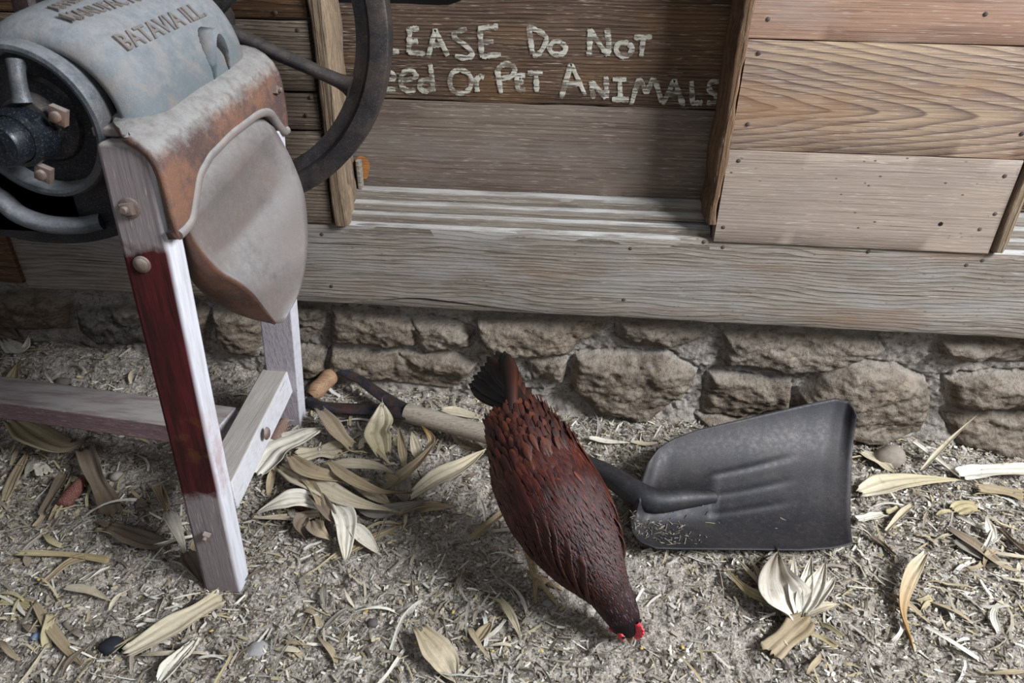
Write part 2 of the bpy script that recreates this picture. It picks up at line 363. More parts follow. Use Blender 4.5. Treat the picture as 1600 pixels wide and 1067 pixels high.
# orange bare-wood patch low at the left of the plank
pat = MB(); c = aty(566, 262, YB-0.0012)
ring = [c+np.array([0.017*math.cos(a)*(1+.15*math.sin(3*a)), 0, 0.03*math.sin(a)*(1+.1*math.cos(2*a))]) for a in np.linspace(0, 2*math.pi, 24, endpoint=False)]
pat.add([c]+ring, [(0, i+1, (i+1) % 24+1) for i in range(24)])
obj('bare_wood_patch', pat, wood('orange_bare_wood', lin('#6e4323'), lin('#9b6336'), lin('#b07846'), 40, 300, 'x', 3.0, ringamt=.3), low)
# right batten
rx = xt(1180, 0, 1.452)
rb = struct(plank('trim_5', rx-0.022, rx-0.002, 'z', 1.447, 0.115, m_post2, 0.0045, 63, 0.004, ends=(zt(1105, 349, 1.455), 1.5), step=0.010, fsub=5)); tag(rb, 'dark rough vertical batten right of the painted planks')
# right boards
x0r, x1r = rx, xt(1597, 256, 1.455)
zr = [z1s-0.001, zt(1350, 241, 1.455), zt(1350, 65.5, 1.455), zt(1350, 65.5, 1.455)+0.19, 1.5]
wr = None
for i, (mt, nm) in enumerate(((m_rb3, 'pale speckled plank'), (m_rb2, 'boldly grained pine plank'), (m_rb1, 'smooth orange-brown plank'), (m_rb1, None))):
    p = plank('wall_back_right' if i == 0 else 'plank', zr[i]+0.0008, zr[i+1]-0.0008, 'x', 1.453+(0, .001, .0, .002)[i], 0.035, mt, 0.0006, 80+i, 0.0012, parent=wr, ends=(x0r+(0, .001, -.001, 0)[i], x1r-(0.0, -.004, -.7, -.7)[i] if i > 1 else x1r))
    if i == 0: wr = struct(p); tag(wr, 'smooth pale horizontal boards right of the painted planks')
    elif nm: p['label'] = nm
struct(plank('trim_7', zr[1]+0.001, zr[2]-0.0008, 'x', 1.455, 0.03, m_rb2, 0.0006, 81, 0.0012, ends=(x1r+0.001, x1r+0.7)))
for q in [(1200, 30), (1186, 83), (1169, 194), (1154, 251), (1130, 355), (1570, 275), (1531, 358), (1540, 22), (1597, 209), (1555, 334)]: nail(*q, 1.453, wr)
mh = MB(); c = aty(1470, 350, 1.4522); mh.lathe(c, (0, -1, 0), [(-.002, .0045), (.0002, .0045), (.0003, .0001)], 10); obj('knot_hole', mh, m_dark, wr)
struct(plank('trim_6', x1r+0.006, x1r+0.026, 'z', 1.445, 0.11, m_post, 0.003, 66, 0.003, ends=(z1s+0.006, zr[1]), step=0.012, fsub=5))

# hand-painted words
def paint_mat():
    T = NT('worn_cream_paint'); n = T.noise(T.mapv(T.pos, (26, 26, 200)), 1.0, 4, 0.65); n2 = T.noise(T.pos, 60, 3, 0.6)
    c = T.mix(T.mr(n2, .35, .65), lin('#a29d90'), lin('#bdb9ad')); T.done(c, 0.8, T.bump(n, .5, .0008))
    tr = T.n('ShaderNodeBsdfTransparent'); mx = T.n('ShaderNodeMixShader'); T.l(T.mr(T.math('ADD', n, T.math('MULTIPLY', n2, .35)), 0.62, 0.74, 1, 0.15), mx.inputs[0])
    T.l(tr.outputs[0], mx.inputs[1]); T.l(T.b.outputs[0], mx.inputs[2]); T.l(mx.outputs[0], T.out.inputs[0]); return T.m
m_paint = paint_mat()
a5 = lambda *p: [(500+x/3.557, y/3.557) for x, y in p]
a6 = lambda *p: [(850+x/3.557, y/3.557) for x, y in p]
strokes1 = [('P', [a5((225, 160), (230, 310)), a5((225, 165), (290, 165), (300, 205), (235, 240))]),
 ('L', [a5((345, 155), (350, 290)), a5((345, 290), (440, 285))]),
 ('E', [a5((500, 170), (492, 292)), a5((480, 166), (550, 158)), a5((495, 235), (545, 228)), a5((490, 290), (585, 300))]),
 ('A', [a5((600, 320), (640, 165), (710, 310)), a5((618, 250), (690, 250))]),
 ('S', [a5((815, 160), (750, 185), (750, 210), (825, 265), (845, 308), (800, 322), (750, 308))]),
 ('E', [a5((888, 150), (900, 320)), a5((880, 158), (990, 148)), a5((895, 235), (965, 228)), a5((900, 315), (1005, 302))]),
 ('D', [a5((1160, 140), (1170, 220), (1182, 300)), a5((1182, 305), (1215, 300), (1255, 235), (1248, 195), (1160, 145))]),
 ('o', [a5((1345, 235), (1300, 232), (1275, 268), (1300, 300), (1350, 297), (1365, 265), (1340, 235))]),
 ('N', [a6((255, 160), (255, 230), (250, 310)), a6((255, 165), (305, 240), (355, 308)), a6((350, 155), (360, 230), (357, 310))]),
 ('o', [a6((470, 240), (420, 240), (400, 275), (425, 310), (470, 305), (490, 268), (470, 242))]),
 ('T', [a6((500, 207), (600, 205)), a6((552, 208), (540, 315))])]
strokes2 = [('F', [a5((215, 385), (218, 510)), a5((215, 390), (270, 382)), a5((215, 445), (262, 440))]),
 ('e', [a5((330, 450), (408, 436), (402, 408), (365, 402), (335, 445), (345, 490), (420, 498))]),
 ('e', [a5((450, 452), (530, 430), (520, 400), (480, 393), (450, 430), (455, 480), (490, 505), (530, 500))]),
 ('d', [a5((610, 440), (565, 450), (555, 490), (590, 507), (628, 485)), a5((612, 355), (622, 430), (630, 510))]),
 ('O', [a5((780, 385), (735, 405), (722, 460), (745, 510), (800, 515), (838, 480), (832, 415), (780, 385))]),
 ('r', [a5((865, 430), (875, 510)), a5((868, 445), (890, 422), (912, 430))]),
 ('P', [a5((985, 380), (995, 450), (1007, 518)), a5((985, 385), (1030, 355), (1080, 375), (1068, 420), (1000, 440))]),
 ('E', [a5((1140, 420), (1103, 420), (1095, 452), (1132, 455)), a5((1095, 455), (1102, 500), (1142, 500))]),
 ('T', [a5((1155, 405), (1238, 405)), a5((1200, 405), (1205, 510))]),
 ('A', [a6((95, 548), (150, 355), (230, 530)), a6((125, 470), (200, 463))]),
 ('N', [a6((262, 450), (275, 548)), a6((265, 455), (305, 500), (345, 545)), a6((345, 425), (348, 545))]),
 ('I', [a6((382, 442), (458, 440)), a6((420, 440), (425, 550)), a6((378, 552), (472, 553))]),
 ('M', [a6((485, 582), (530, 445), (570, 510), (610, 440), (655, 568))]),
 ('A', [a6((660, 580), (725, 445), (775, 590)), a6((690, 522), (755, 515))]),
 ('L', [a6((820, 450), (825, 573), (882, 570))]),
 ('S', [a6((975, 450), (925, 460), (920, 500), (955, 530), (955, 570), (905, 570))])]
def paint(strokes, name, label):
    mb = MB(); r = random.Random(3); k = 0
    for _, ss in strokes:
        for s_ in ss:
            curvy = len(s_) > 3; n = 26 if curvy else 12
            P = [aty(x, y, YB-0.0010-0.00012*(k % 5)) for x, y in s_]; k += 1
            P = smooth_path(P, n) if curvy else np.array([P[0]*(1-t)+P[-1]*t for t in np.linspace(0, 1, n)]) if len(P) == 2 else np.array([p for a, b in zip(P[:-1], P[1:]) for p in np.linspace(a, b, 8)])
            rows = []
            for i, p in enumerate(P):
                t = P[min(i+1, len(P)-1)]-P[max(i-1, 0)]; t /= np.linalg.norm(t)+1e-9; nn = np.array([-t[2], 0, t[0]])
                wd = 0.0052*(1+.25*r.uniform(-1, 1))*(0.8 if i in (0, len(P)-1) else 1)
                rows.append([p-nn*wd, p-nn*wd*.5+np.array([0, -.0004, 0]), p+nn*wd*.5+np.array([0, -.0004, 0]), p+nn*wd])
            mb.grid(rows)
    mb.uv = [(0, 0)]*len(mb.v); o = obj(name, mb, m_paint, sgn); o['label'] = label; return o
paint(strokes1, 'painted_lettering', 'upper line of cream painted words'); paint(strokes2, 'painted_lettering', 'lower line of cream painted words')

# ------------------------------------------------------------------ rubble stone foundation
YF = 1.535
stones_px = [
 ([(512, 490), (600, 498), (655, 512), (645, 548), (600, 553), (560, 549), (511, 543)], .040, 0),
 ([(640, 506), (700, 512), (735, 528), (735, 548), (700, 556), (655, 562), (648, 540)], .042, 1),
 ([(742, 502), (860, 505), (948, 508), (945, 522), (905, 545), (885, 563), (835, 566), (768, 561), (745, 532)], .046, 0),
 ([(966, 508), (1040, 509), (1098, 522), (1108, 533), (1060, 552), (985, 549), (966, 536)], .040, 1),
 ([(897, 562), (1040, 560), (1093, 588), (1080, 612), (1045, 640), (1010, 662), (930, 645), (888, 612)], .055, 0),
 ([(1132, 527), (1200, 520), (1375, 536), (1390, 558), (1290, 588), (1230, 592), (1135, 577)], .040, 1),
 ([(1290, 592), (1335, 575), (1400, 580), (1453, 602), (1458, 640), (1440, 672), (1370, 690), (1300, 678), (1250, 650), (1250, 620)], .075, 0),
 ([(1472, 537), (1600, 535), (1660, 545), (1650, 575), (1500, 570), (1470, 560)], .042, 1),
 ([(1487, 600), (1560, 592), (1680, 598), (1680, 645), (1490, 645)], .050, 0),
 ([(1480, 652), (1600, 650), (1700, 655), (1700, 710), (1560, 715), (1500, 695)], .052, 2),
 ([(1110, 592), (1240, 603), (1238, 640), (1150, 662), (1100, 655)], .038, 2),
 ([(822, 567), (886, 570), (880, 605), (835, 602)], .040, 1),
 ([(515, 553), (640, 562), (735, 600), (700, 615), (560, 600), (500, 590)], .030, 2),
 ([(620, 562), (700, 560), (745, 575), (730, 598), (650, 590)], .050, 2),
 ([(1345, 700), (1400, 690), (1440, 705), (1420, 730), (1360, 725)], .05, 2),
 ([(1090, 655), (1180, 660), (1240, 655), (1270, 690), (1180, 690), (1110, 680)], .035, 2),
 ([(110, 488), (205, 482), (225, 500), (225, 545), (150, 545), (118, 520)], .045, 3),
 ([(-60, 465), (60, 458), (110, 475), (100, 520), (20, 520), (-60, 510)], .05, 4),
 ([(235, 485), (300, 480), (320, 500), (310, 560), (240, 550)], .04, 2),
 ([(325, 490), (395, 492), (408, 520), (395, 565), (350, 560), (330, 530)], .045, 2),
 ([(425, 480), (500, 485), (500, 520), (470, 545), (430, 540)], .03, 1),
 ([(420, 550), (500, 552), (510, 585), (480, 600), (425, 590)], .05, 2),
 ([(-300, 470), (-90, 468), (-80, 515), (-290, 520)], .045, 2), ([(-620, 470), (-330, 468), (-330, 540), (-600, 545)], .05, 0),
 ([(1690, 545), (1850, 548), (1900, 600), (1700, 590)], .045, 0), ([(1720, 610), (1900, 615), (1950, 690), (1730, 690)], .05, 2), ([(1960, 560), (2200, 580), (2200, 690), (1980, 680)], .05, 1)]
def build_foundation():
    xs = np.concatenate([[-2.4, -2.1, -1.9], np.arange(-1.75, 1.62, 0.0034), [1.8, 2.1, 2.4]]); zs = np.arange(-0.06, 0.345, 0.0034)
    Xg, Zg = np.meshgrid(xs, zs, indexing='ij')
    wx = Xg + 0.006*fbm(Xg*22, Zg*22, 91, 2); wz = Zg + 0.006*fbm(Xg*22+7, Zg*22, 92, 2)
    h = 0.006*fbm(Xg*9, Zg*9, 61, 2)+0.013*fbm(Xg*45, Zg*45, 64, 3)+0.006*fbm(Xg*120, Zg*120, 65, 1); tint = np.zeros(Xg.shape+(3,)); tint[:] = (0.335, 0.305, 0.275)
    tint *= (1+0.35*fbm(Xg*60, Zg*60, 77, 2))[..., None]
    cols = {0: (.235, .205, .175), 1: (.29, .265, .24), 2: (.25, .215, .18), 3: (.06, .062, .07), 4: (.17, .13, .10)}
    R = random.Random(5)
    for k, (poly, amp, ci) in enumerate(stones_px):
        P = np.array([aty(a, b, 1.50)[[0, 2]] for a, b in poly])
        d = np.full(Xg.shape, 1e9); inside = np.zeros(Xg.shape, bool)
        for i in range(len(P)):
            a = P[i]; b = P[(i+1) % len(P)]; e = b-a; tt = np.clip(((wx-a[0])*e[0]+(wz-a[1])*e[1])/(e@e), 0, 1)
            dd = np.hypot(wx-a[0]-tt*e[0], wz-a[1]-tt*e[1]); d = np.minimum(d, dd)
            cond = ((a[1] > wz) != (b[1] > wz)) & (wx < (b[0]-a[0])*(wz-a[1])/(b[1]-a[1]+1e-12)+a[0]); inside ^= cond
        sd = np.where(inside, d, -d)
        c = P.mean(0); tx, tz = R.uniform(-.12, .12), R.uniform(-.14, .06)
        rn = 0.018*fbm(Xg*11+k*3.3, Zg*11, 100+k, 3) + 0.010*fbm(Xg*40+Zg*34, Zg*66-Xg*22, 140+k, 3) - 0.008*np.abs(fbm(Xg*26-Zg*20, Zg*34, 190+k, 2))
        ridge = 0.010*np.abs(vnoise(Xg*14+Zg*10+k, Zg*14-Xg*9, 170+k))
        hs = amp*(1-np.exp(-np.maximum(sd+0.002, 0)/0.012)) + (tx*(Xg-c[0])+tz*(Zg-c[1]) + rn - ridge)*sstep(-.002, .012, sd)
        m = sd > -0.004
        groove = -0.012*np.exp(-((sd+0.003)/0.0045)**2)*(0.35+0.9*np.maximum(0, fbm(Xg*8, Zg*8, 200+k, 1)+.3))
        h = h + groove
        h = np.where(m & (hs > h-0.004), hs, h)
        mk = sstep(-0.001, 0.004, sd)[..., None]
        cc = np.array(cols[ci])*R.uniform(.55, .75)*np.array([1.06, .97, .86])
        nn = (1+0.55*fbm(Xg*24+Zg*14, Zg*40, 230+k, 3)+0.5*fbm(Xg*80+Zg*60, Zg*130, 250+k, 2))[..., None]
        tint = tint*(1-mk)+(cc*nn)*mk
    h = h - 0.03*sstep(0.30, 0.335, Zg)*0.5
    fl = 0.03*sstep(0.06, -0.02, Zg); h = h+fl
    Y = YF - h
    P = np.stack([Xg, Y, Zg], -1); mb = MB(); n, m = Xg.shape
    idx = np.arange(n*m).reshape(n, m); F = np.stack([idx[:-1, :-1], idx[1:, :-1], idx[1:, 1:], idx[:-1, 1:]], -1).reshape(-1, 4)
    me = bpy.data.meshes.new('wall_foundation'); me.from_pydata(P.reshape(-1, 3).tolist(), [], F.tolist())
    at = me.color_attributes.new('tint', 'FLOAT_COLOR', 'POINT'); at.data.foreach_set('color', np.concatenate([np.clip(tint, .01, 1), np.ones(Xg.shape+(1,))], -1).astype(np.float32).ravel())
    me.polygons.foreach_set('use_smooth', [True]*len(me.polygons))
    T = NT('rubble_stone_and_mortar'); an = T.n('ShaderNodeAttribute'); an.attribute_name = 'tint'
    n1 = T.noise(T.pos, 120, 5, .7); n2 = T.noise(T.pos, 18, 3, .6)
    c = T.mix(T.mr(n1, .3, .7, 0, .5), an.outputs['Color'], T.mix(0.35, an.outputs['Color'], lin('#b5aa9c')), 'MIX')
    c = T.mix(T.mr(n1, .46, .34, 0, .6), c, lin('#2e2720')); v3 = T.noise(T.mapv(T.pos, (30, 30, 60), rot=(0, .6, 0)), 1.0, 4, .7); c = T.mix(T.mr(v3, .5, .64, 0, .6), c, lin('#4b4038'))
    nz = T.sep(T.g.outputs['Normal'])[2]
    c = T.mix(T.math('MULTIPLY', T.mr(nz, .25, .8, 0, .6), T.mr(n2, .35, .6)), c, lin('#a49a8c'))
    me.materials.append(T.done(c, .95, T.bump(n1, 1.0, .007, T.bump(v3, .8, .008)), spec=.1))
    o = bpy.data.objects.new('wall_foundation', me); COL.objects.link(o); struct(o); tag(o, 'rubble stone foundation wall of rough brown-grey stones in crumbling mortar'); return o
build_foundation()

# ------------------------------------------------------------------ dirt floor
def build_floor():
    xs = np.concatenate([np.linspace(-3, -1.72, 12), np.arange(-1.7, 1.5, 0.0042), np.linspace(1.52, 3, 12)])
    ys = np.concatenate([np.linspace(-2.5, 0.10, 14), np.arange(0.12, 1.64, 0.0042)])
    Xg, Yg = np.meshgrid(xs, ys, indexing='ij'); Z = gh_np(Xg, Yg)
    P = np.stack([Xg, Yg, Z], -1); n, m = Xg.shape; idx = np.arange(n*m).reshape(n, m)
    F = np.stack([idx[:-1, :-1], idx[1:, :-1], idx[1:, 1:], idx[:-1, 1:]], -1).reshape(-1, 4)
    me = bpy.data.meshes.new('floor'); me.from_pydata(P.reshape(-1, 3).tolist(), [], F.tolist()); me.polygons.foreach_set('use_smooth', [True]*len(me.polygons))
    T = NT('dry_dirt'); n1 = T.noise(T.pos, 9, 4, .6); n2 = T.noise(T.pos, 160, 4, .7); n3 = T.noise(T.pos, 45, 4, .7); v = T.voro(T.pos, 230)
    c = T.mix(T.mr(n1, .35, .65), lin('#938a80'), lin('#aaa299')); c = T.mix(T.mr(n3, .5, .72, 0, .6), c, lin('#756a60'))
    c = T.mix(T.mr(n2, .52, .62, 0, .8), c, lin('#cbc4b8')); c = T.mix(T.mr(n2, .46, .36, 0, .8), c, lin('#4f463e'))
    nb = T.bump(n3, .8, .008); nb = T.bump(n2, 1.0, .006, nb); nb = T.bump(v, .5, .002, nb)
    me.materials.append(T.done(c, .97, nb, spec=.1))
    o = bpy.data.objects.new('floor', me); COL.objects.link(o); struct(o); tag(o, 'dry grey-brown dirt floor of the barn')
build_floor()

# ------------------------------------------------------------------ corn sheller
def leg_finish(T, c, base):
    X, Y, Z = T.sep(T.pos); n = T.noise(T.pos, 26, 4, .6); n2 = T.noise(T.mapv(T.pos, (70, 70, 8)), 1.0, 3, .6)
    e = T.math('ADD', Z, T.math('MULTIPLY', T.math('SUBTRACT', n, .5), .09))
    red = T.math('MULTIPLY', T.mr(e, .70, .725, 1, 0), T.mr(e, .235, .255, 0, 1))
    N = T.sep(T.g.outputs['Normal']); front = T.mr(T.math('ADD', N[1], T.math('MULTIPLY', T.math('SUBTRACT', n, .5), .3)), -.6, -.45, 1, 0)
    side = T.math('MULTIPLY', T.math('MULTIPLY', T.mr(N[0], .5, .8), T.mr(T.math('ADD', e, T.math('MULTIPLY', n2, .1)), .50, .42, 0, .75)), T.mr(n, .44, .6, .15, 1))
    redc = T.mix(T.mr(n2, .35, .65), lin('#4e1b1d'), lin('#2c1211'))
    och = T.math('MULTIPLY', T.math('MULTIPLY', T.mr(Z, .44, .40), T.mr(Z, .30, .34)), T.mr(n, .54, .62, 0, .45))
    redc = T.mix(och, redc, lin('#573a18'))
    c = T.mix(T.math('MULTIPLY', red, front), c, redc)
    c = T.mix(T.math('MULTIPLY', T.mr(N[0], .4, .8, 0, .85), T.mr(n2, .3, .6, .6, 1)), c, lin('#d3d4da'))  # right face whitened: strong side light painted into the leg colour
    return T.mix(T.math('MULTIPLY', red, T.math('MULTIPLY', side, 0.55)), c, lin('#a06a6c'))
m_leg = wood('faded_red_painted_leg_wood', lin('#62585a'), lin('#7a6f70'), lin('#857b7a'), 60, 240, 'z', 40, ringamt=.12, bumpd=.0006, dust=lin('#a8a39c'), finish=leg_finish)
def lit_side_finish(T, c, base):
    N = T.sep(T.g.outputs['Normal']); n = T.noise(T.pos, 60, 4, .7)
    return T.mix(T.math('MULTIPLY', T.mr(N[0], .4, .8, 0, .75), T.mr(n, .3, .6, .5, 1)), c, lin('#cfd0d6'))  # right-facing sides tinted bluish white, side light painted into the wood
m_rail = wood('dusty_purple_grey_rail_wood', lin('#5b494a'), lin('#715b5d'), lin('#80696b'), 45, 260, 'x', 44, ringamt=.3, bumpd=.0010, dust=lin('#9b9692'), finish=lit_side_finish)
m_leg2 = wood('dusty_lit_side_leg_wood', lin('#857a80'), lin('#a39ba2'), lin('#b3acb2'), 60, 240, 'z', 47, ringamt=.3, bumpd=.0010, dust=lin('#aaa59f'), finish=lit_side_finish)  # pale dusty leg wood, side light painted on its right face
m_cross = wood('dusty_crossbar_wood', lin('#8a8078'), lin('#b0aaa5'), lin('#c0bbb8'), 45, 260, 'y', 49, ringamt=.3, bumpd=.0010, dust=lin('#9b948c'), finish=lit_side_finish)
m_hood = iron('blue_grey_painted_iron', lin('#5c6467'), lin('#66686b'), lin('#776d64'), .7, rough=.66, metal=.0, dust=lin('#8b8c8e'), duststr=.75, bumpd=.0009, finish=lambda T, c: T.mix(T.mr(T.noise(T.pos, 30, 5, .7), .56, .68, 0, .45), c, lin('#77706a')))
m_rust = iron('rusty_brown_iron', lin('#4d3b37'), lin('#614b44'), lin('#80583f'), .6, rough=.7, metal=.1, dust=lin('#8d8b88'), bumpd=.0014, duststr=1.0, dlo=.28, dhi=.62)
m_flange = iron('dusty_grey_iron', lin('#6a6462'), lin('#7c7774'), lin('#7c5f52'), .4, rough=.7, metal=.1, dust=lin('#9a9894'), bumpd=.0009)
m_wheel = iron('dark_worn_iron', lin('#2e2c2d'), lin('#454143'), lin('#54463a'), .5, rough=.42, metal=.55, bumpd=.0006, spec=.5, dust=lin('#6a6560'), duststr=.5)
m_black = iron('black_greasy_iron', lin('#16171b'), lin('#24262b'), lin('#3a322c'), .5, rough=.45, metal=.4, bumpd=.0008, dust=lin('#6d6862'), duststr=.7)
m_hub = iron('blue_black_hub_iron', lin('#101419'), lin('#1b2129'), rough=.35, metal=.3, bumpd=.0004)
m_bolt = iron('rusty_bolt_iron', lin('#5a4a44'), lin('#766860'), lin('#775542'), .5, rough=.65, metal=.2, dust=lin('#a59a92'), duststr=.6)
m_chute_in = iron('dust_covered_sheet_iron', lin('#5f5855'), lin('#716b68'), lin('#5c463c'), .4, rough=.75, metal=.1, dust=lin('#8f8d8b'), duststr=1.0, bumpd=.0004)
m_chute_out = iron('brown_rusty_sheet_iron', lin('#4a332b'), lin('#5e4338'), lin('#7a5440'), .6, rough=.5, metal=.3, bumpd=.0006)
cs = root('corn_sheller', (-0.63, 1.1, 0.0), 'old cast-iron corn sheller with flywheel on a red-painted wooden stand', 'corn sheller')
def bar(p0, p1, ax, ay, name, mat, bevel=.003, parent=cs, n=10):
    """square timber between the end centres p0, p1 with half-section vectors ax, ay"""
    p0 = np.asarray(p0, float); p1 = np.asarray(p1, float); ax = np.asarray(ax, float); ay = np.asarray(ay, float); rows = []
    for t in np.linspace(0, 1, n):
        c = p0*(1-t)+p1*t; w_ = 1+0.012*math.sin(9*t+p0[0]*30)
        rows.append([c-ax*w_-ay, c+ax*w_-ay, c+ax*w_+ay, c-ax*w_+ay])
    mb = MB().grid(rows, closev=True); mb.uv = [(0, 0)]*len(mb.v); mb.f.append((0, 1, 2, 3)); mb.f.append(((n-1)*4+3, (n-1)*4+2, (n-1)*4+1, (n-1)*4))
    return obj(name, mb, mat, parent, bevel=bevel, angle=30)
def bolt(c, nrm, name='bolt', parent=cs, r=.011, washer=True, sq=True, rot=.4, mat=None):
    mb = MB(); c = np.asarray(c, float); nrm = np.asarray(nrm, float)/np.linalg.norm(nrm)
    if washer: mb.lathe(c, nrm, [(-.003, r*1.35), (.002, r*1.35), (.003, r*1.2), (.003, .0001)], 24)
    if sq:
        a = np.cross(nrm, (0, 0, 1.0)) if abs(nrm[2]) < .9 else np.array([1., 0, 0]); a /= np.linalg.norm(a); b = np.cross(nrm, a)
        for h0, h1, rr, k in ((.002, .011, r*1.05, 4), (.011, .017, r*.5, 12)):
            R0 = [c+nrm*h0+rr*(math.cos(q)*a+math.sin(q)*b) for q in rot+np.linspace(0, 2*math.pi, k, endpoint=False)]
            R1 = [p+nrm*(h1-h0) for p in R0]; R2 = [c+nrm*(h1+.001)+(p-c-nrm*h1)*.8 for p in R1]
            bb = len(mb.v); mb.grid([R0, R1, R2], closev=True); mb.f.append(tuple(bb+2*k+j for j in range(k)))
    else: mb.lathe(c, nrm, [(0, r*1.25), (.003, r*1.15), (.006, r*.8), (.0075, r*.35), (.008, .0001)], 24)
    mb.uv = [(0, 0)]*len(mb.v)
    return obj(name, mb, mat or m_bolt, parent, angle=35)
# near leg
TL, TR = aty(145, 236, .895), aty(240, 242, .895); BL, BR = aty(318, 925, .880), aty(376, 925, .880)
topc = (TL+TR)/2+np.array([0, .022, 0]); botc = (BL+BR)/2+np.array([0, .024, -.01]); topc[2] = .862; botc[2] = -.005
near = bar(botc, topc, (.0365, 0, 0), (0, .023, 0), 'leg', m_leg, bevel=.007); near['label'] = 'near leg with dark red paint worn to grey at both ends'
def onleg(px, py): t = 1-(py-236)/(925-236); Yf = botc[1]+(topc[1]-botc[1])*t-.023; return aty(px, py, Yf)
bolt(onleg(203, 325), (0, -1, .1), rot=.9); bolt(onleg(222, 413), (0, -1, 0), sq=False, r=.0095); bolt(onleg(325, 834), (0, -1, 0), washer=False, r=.009)
# far leg
f0 = np.array([-.662, 1.385, .01]); f1 = np.array([-.545, 1.235, .80])
far = bar(f0, f1, (.036, 0, 0), (0, .021, 0), 'leg', m_leg2); far['label'] = 'far leg, pale and dusty'
# crossbar between the legs and the long rail
zc = .222
A = atz(434, 569, zc); B = atz(357, 713, zc); d = (B-A); A2 = A - d*.02; B2 = B + d*.22
ux = np.array([-d[1], d[0], 0]); ux /= np.linalg.norm(ux); ux = ux if ux[0] > 0 else -ux
hw = 0.5*abs(np.dot(atz(454, 571, zc)-atz(416, 566, zc), ux))
cb = bar(A2-np.array([0, 0, .034]), B2-np.array([0, 0, .034]), ux*hw, (0, 0, .034), 'crossbar', m_cross)
bolt(aty(416, 677, 1.12), (1, 0.1, 0), washer=False, sq=False, r=.011, parent=cs, mat=m_bolt)
zr_ = .205
q0 = (atz(0, 587, zr_)+atz(0, 628, zr_))/2; q1 = (atz(340, 633, zr_)+atz(350, 676, zr_))/2; d = q1-q0
uy = np.array([-d[1], d[0], 0]); uy /= np.linalg.norm(uy); hy = .5*abs(np.dot(atz(120, 602, zr_)-atz(112, 643, zr_), uy))
q1b = q1+d*.02; q0b = q0-d*.55
bar(q0b-np.array([0, 0, .024]), q1b-np.array([0, 0, .024]), uy*hy, (0, 0, .024), 'stretcher', m_rail)
# the two legs and crossbar at the other end, out of the photograph
for yy, dy in ((1.0, -.06), (1.3, .06)): bar((q0b[0], yy+dy, .0), (q0b[0]+.02, yy, .86), (.036, 0, 0), (0, .021, 0), 'leg', m_leg2)
bar((q0b[0]+.04, .96, .19), (q0b[0]+.04, 1.36, .19), (.025, 0, 0), (0, 0, .03), 'crossbar', m_cross)

# frame casting: sheared local frame (x out, y across, z up)
def SH(x, y, z): return np.array([x + .09*(y-.93), y, z + .15*(y-.93)])
def shg(rows): return [[SH(*p) for p in r] for r in rows]
# end plate with the arch cut out of it: outline in (y, z)
ya, yb2 = .888, 1.262
prof_o = [(ya, .742)]; 
outer_top = [(ya, .868), (yb2, .868)]
arch = smooth_path([(ya+.030, .742), (ya+.052, .750), (ya+.062, .775), (ya+.085, .798), (ya+.18, .812), (yb2-.085, .806), (yb2-.05, .792), (yb2-.034, .765), (yb2-.024, .742)], 30)
def plate(x0, x1):
    n = 30; rows = []
    tops = np.linspace(ya, yb2, n)
    lows = arch; mb = MB()
    # front and back skins as strips between the arch and the top edge, feet included
    ys_ = [ya]+[p[0] for p in lows]+[yb2]; zl_ = [.742]+[p[1] for p in lows]+[.742]
    zt_ = [.868]*len(ys_)
    N_ = len(ys_)
    ring = [(y, z) for y, z in zip(ys_, zl_)]+[(y, z) for y, z in zip(ys_[::-1], zt_[::-1])]
    rows = [[SH(x, y, z) for y, z in ring] for x in (x0, x1)]
    mb.grid(rows, closev=True); K = 2*N_
    for s, base in ((0, 0), (1, K)):
        for i in range(N_-1):
            a, b, c, d_ = base+i, base+i+1, base+K-2-i, base+K-1-i
            mb.f.append((a, b, c, d_) if s else (d_, c, b, a))
    mb.uv = [(0, 0)]*len(mb.v); return mb
ayy = np.array([ya, ya+.030, ya+.048, ya+.060, ya+.078, ya+.11, ya+.18, yb2-.10, yb2-.06, yb2-.042, yb2-.030, yb2-.018, yb2]); azz = np.array([.742, .742, .750, .770, .792, .806, .812, .809, .798, .778, .760, .748, .744])
rows = []
for y in np.linspace(ya, yb2, 50):
    lo_ = float(np.interp(y, ayy, azz)); rows.append([SH(x, y, z) for x, z in ((-.640, .8790), (-.612, .8805), (-.592, .8800), (-.574, .876), (-.560, .868), (-.549, .857), (-.542, .843), (-.539, .828)) for x in [max(x, float(np.interp(y, [.888, .96], [-.572, -.64])))]]+[SH(-.538, y, .828*(1-q)+lo_*q) for q in (.3, .65, 1.0)]+[SH(-.550, y, lo_)])
mb = MB().grid(rows); mb.uv = [(0, 0)]*len(mb.v)
ep = obj('end_frame', mb, m_rust, cs, solid=.012, angle=50)
ap_ = [(y, float(np.interp(y, ayy, azz))) for y in np.linspace(ya+.004, yb2-.004, 60)]
lip = MB().tube(smooth_path([SH(-.536, p[0], p[1]) for p in ap_[::3]]+[SH(-.536, ap_[-1][0], ap_[-1][1])], 70), .0078, 12); lip.uv = [(0, 0)]*len(lip.v); obj('rim', lip, m_flange, ep)
# top flange ring
fl = MB(); y0, y1 = .925, 1.262
fl.box((-.640, .916, .866), (-.575, .942, .879)); fl.v = [tuple(SH(*p)) for p in fl.v]
obj('top_flange', fl, m_flange, cs, bevel=.003)
bolt(SH(-.537, 1.228, .825), (1, 0, 0), r=.009, washer=False); bolt(SH(-.560, 1.07, .800), (1, 0, .2), r=.008)
hl = MB().lathe(SH(-.5372, .925, .785), (1, 0, 0), [(-.001, .006), (.0004, .006), (.0006, .0001)], 10); hl.uv = [(0, 0)]*len(hl.v); obj('slot', hl, m_dark, ep)
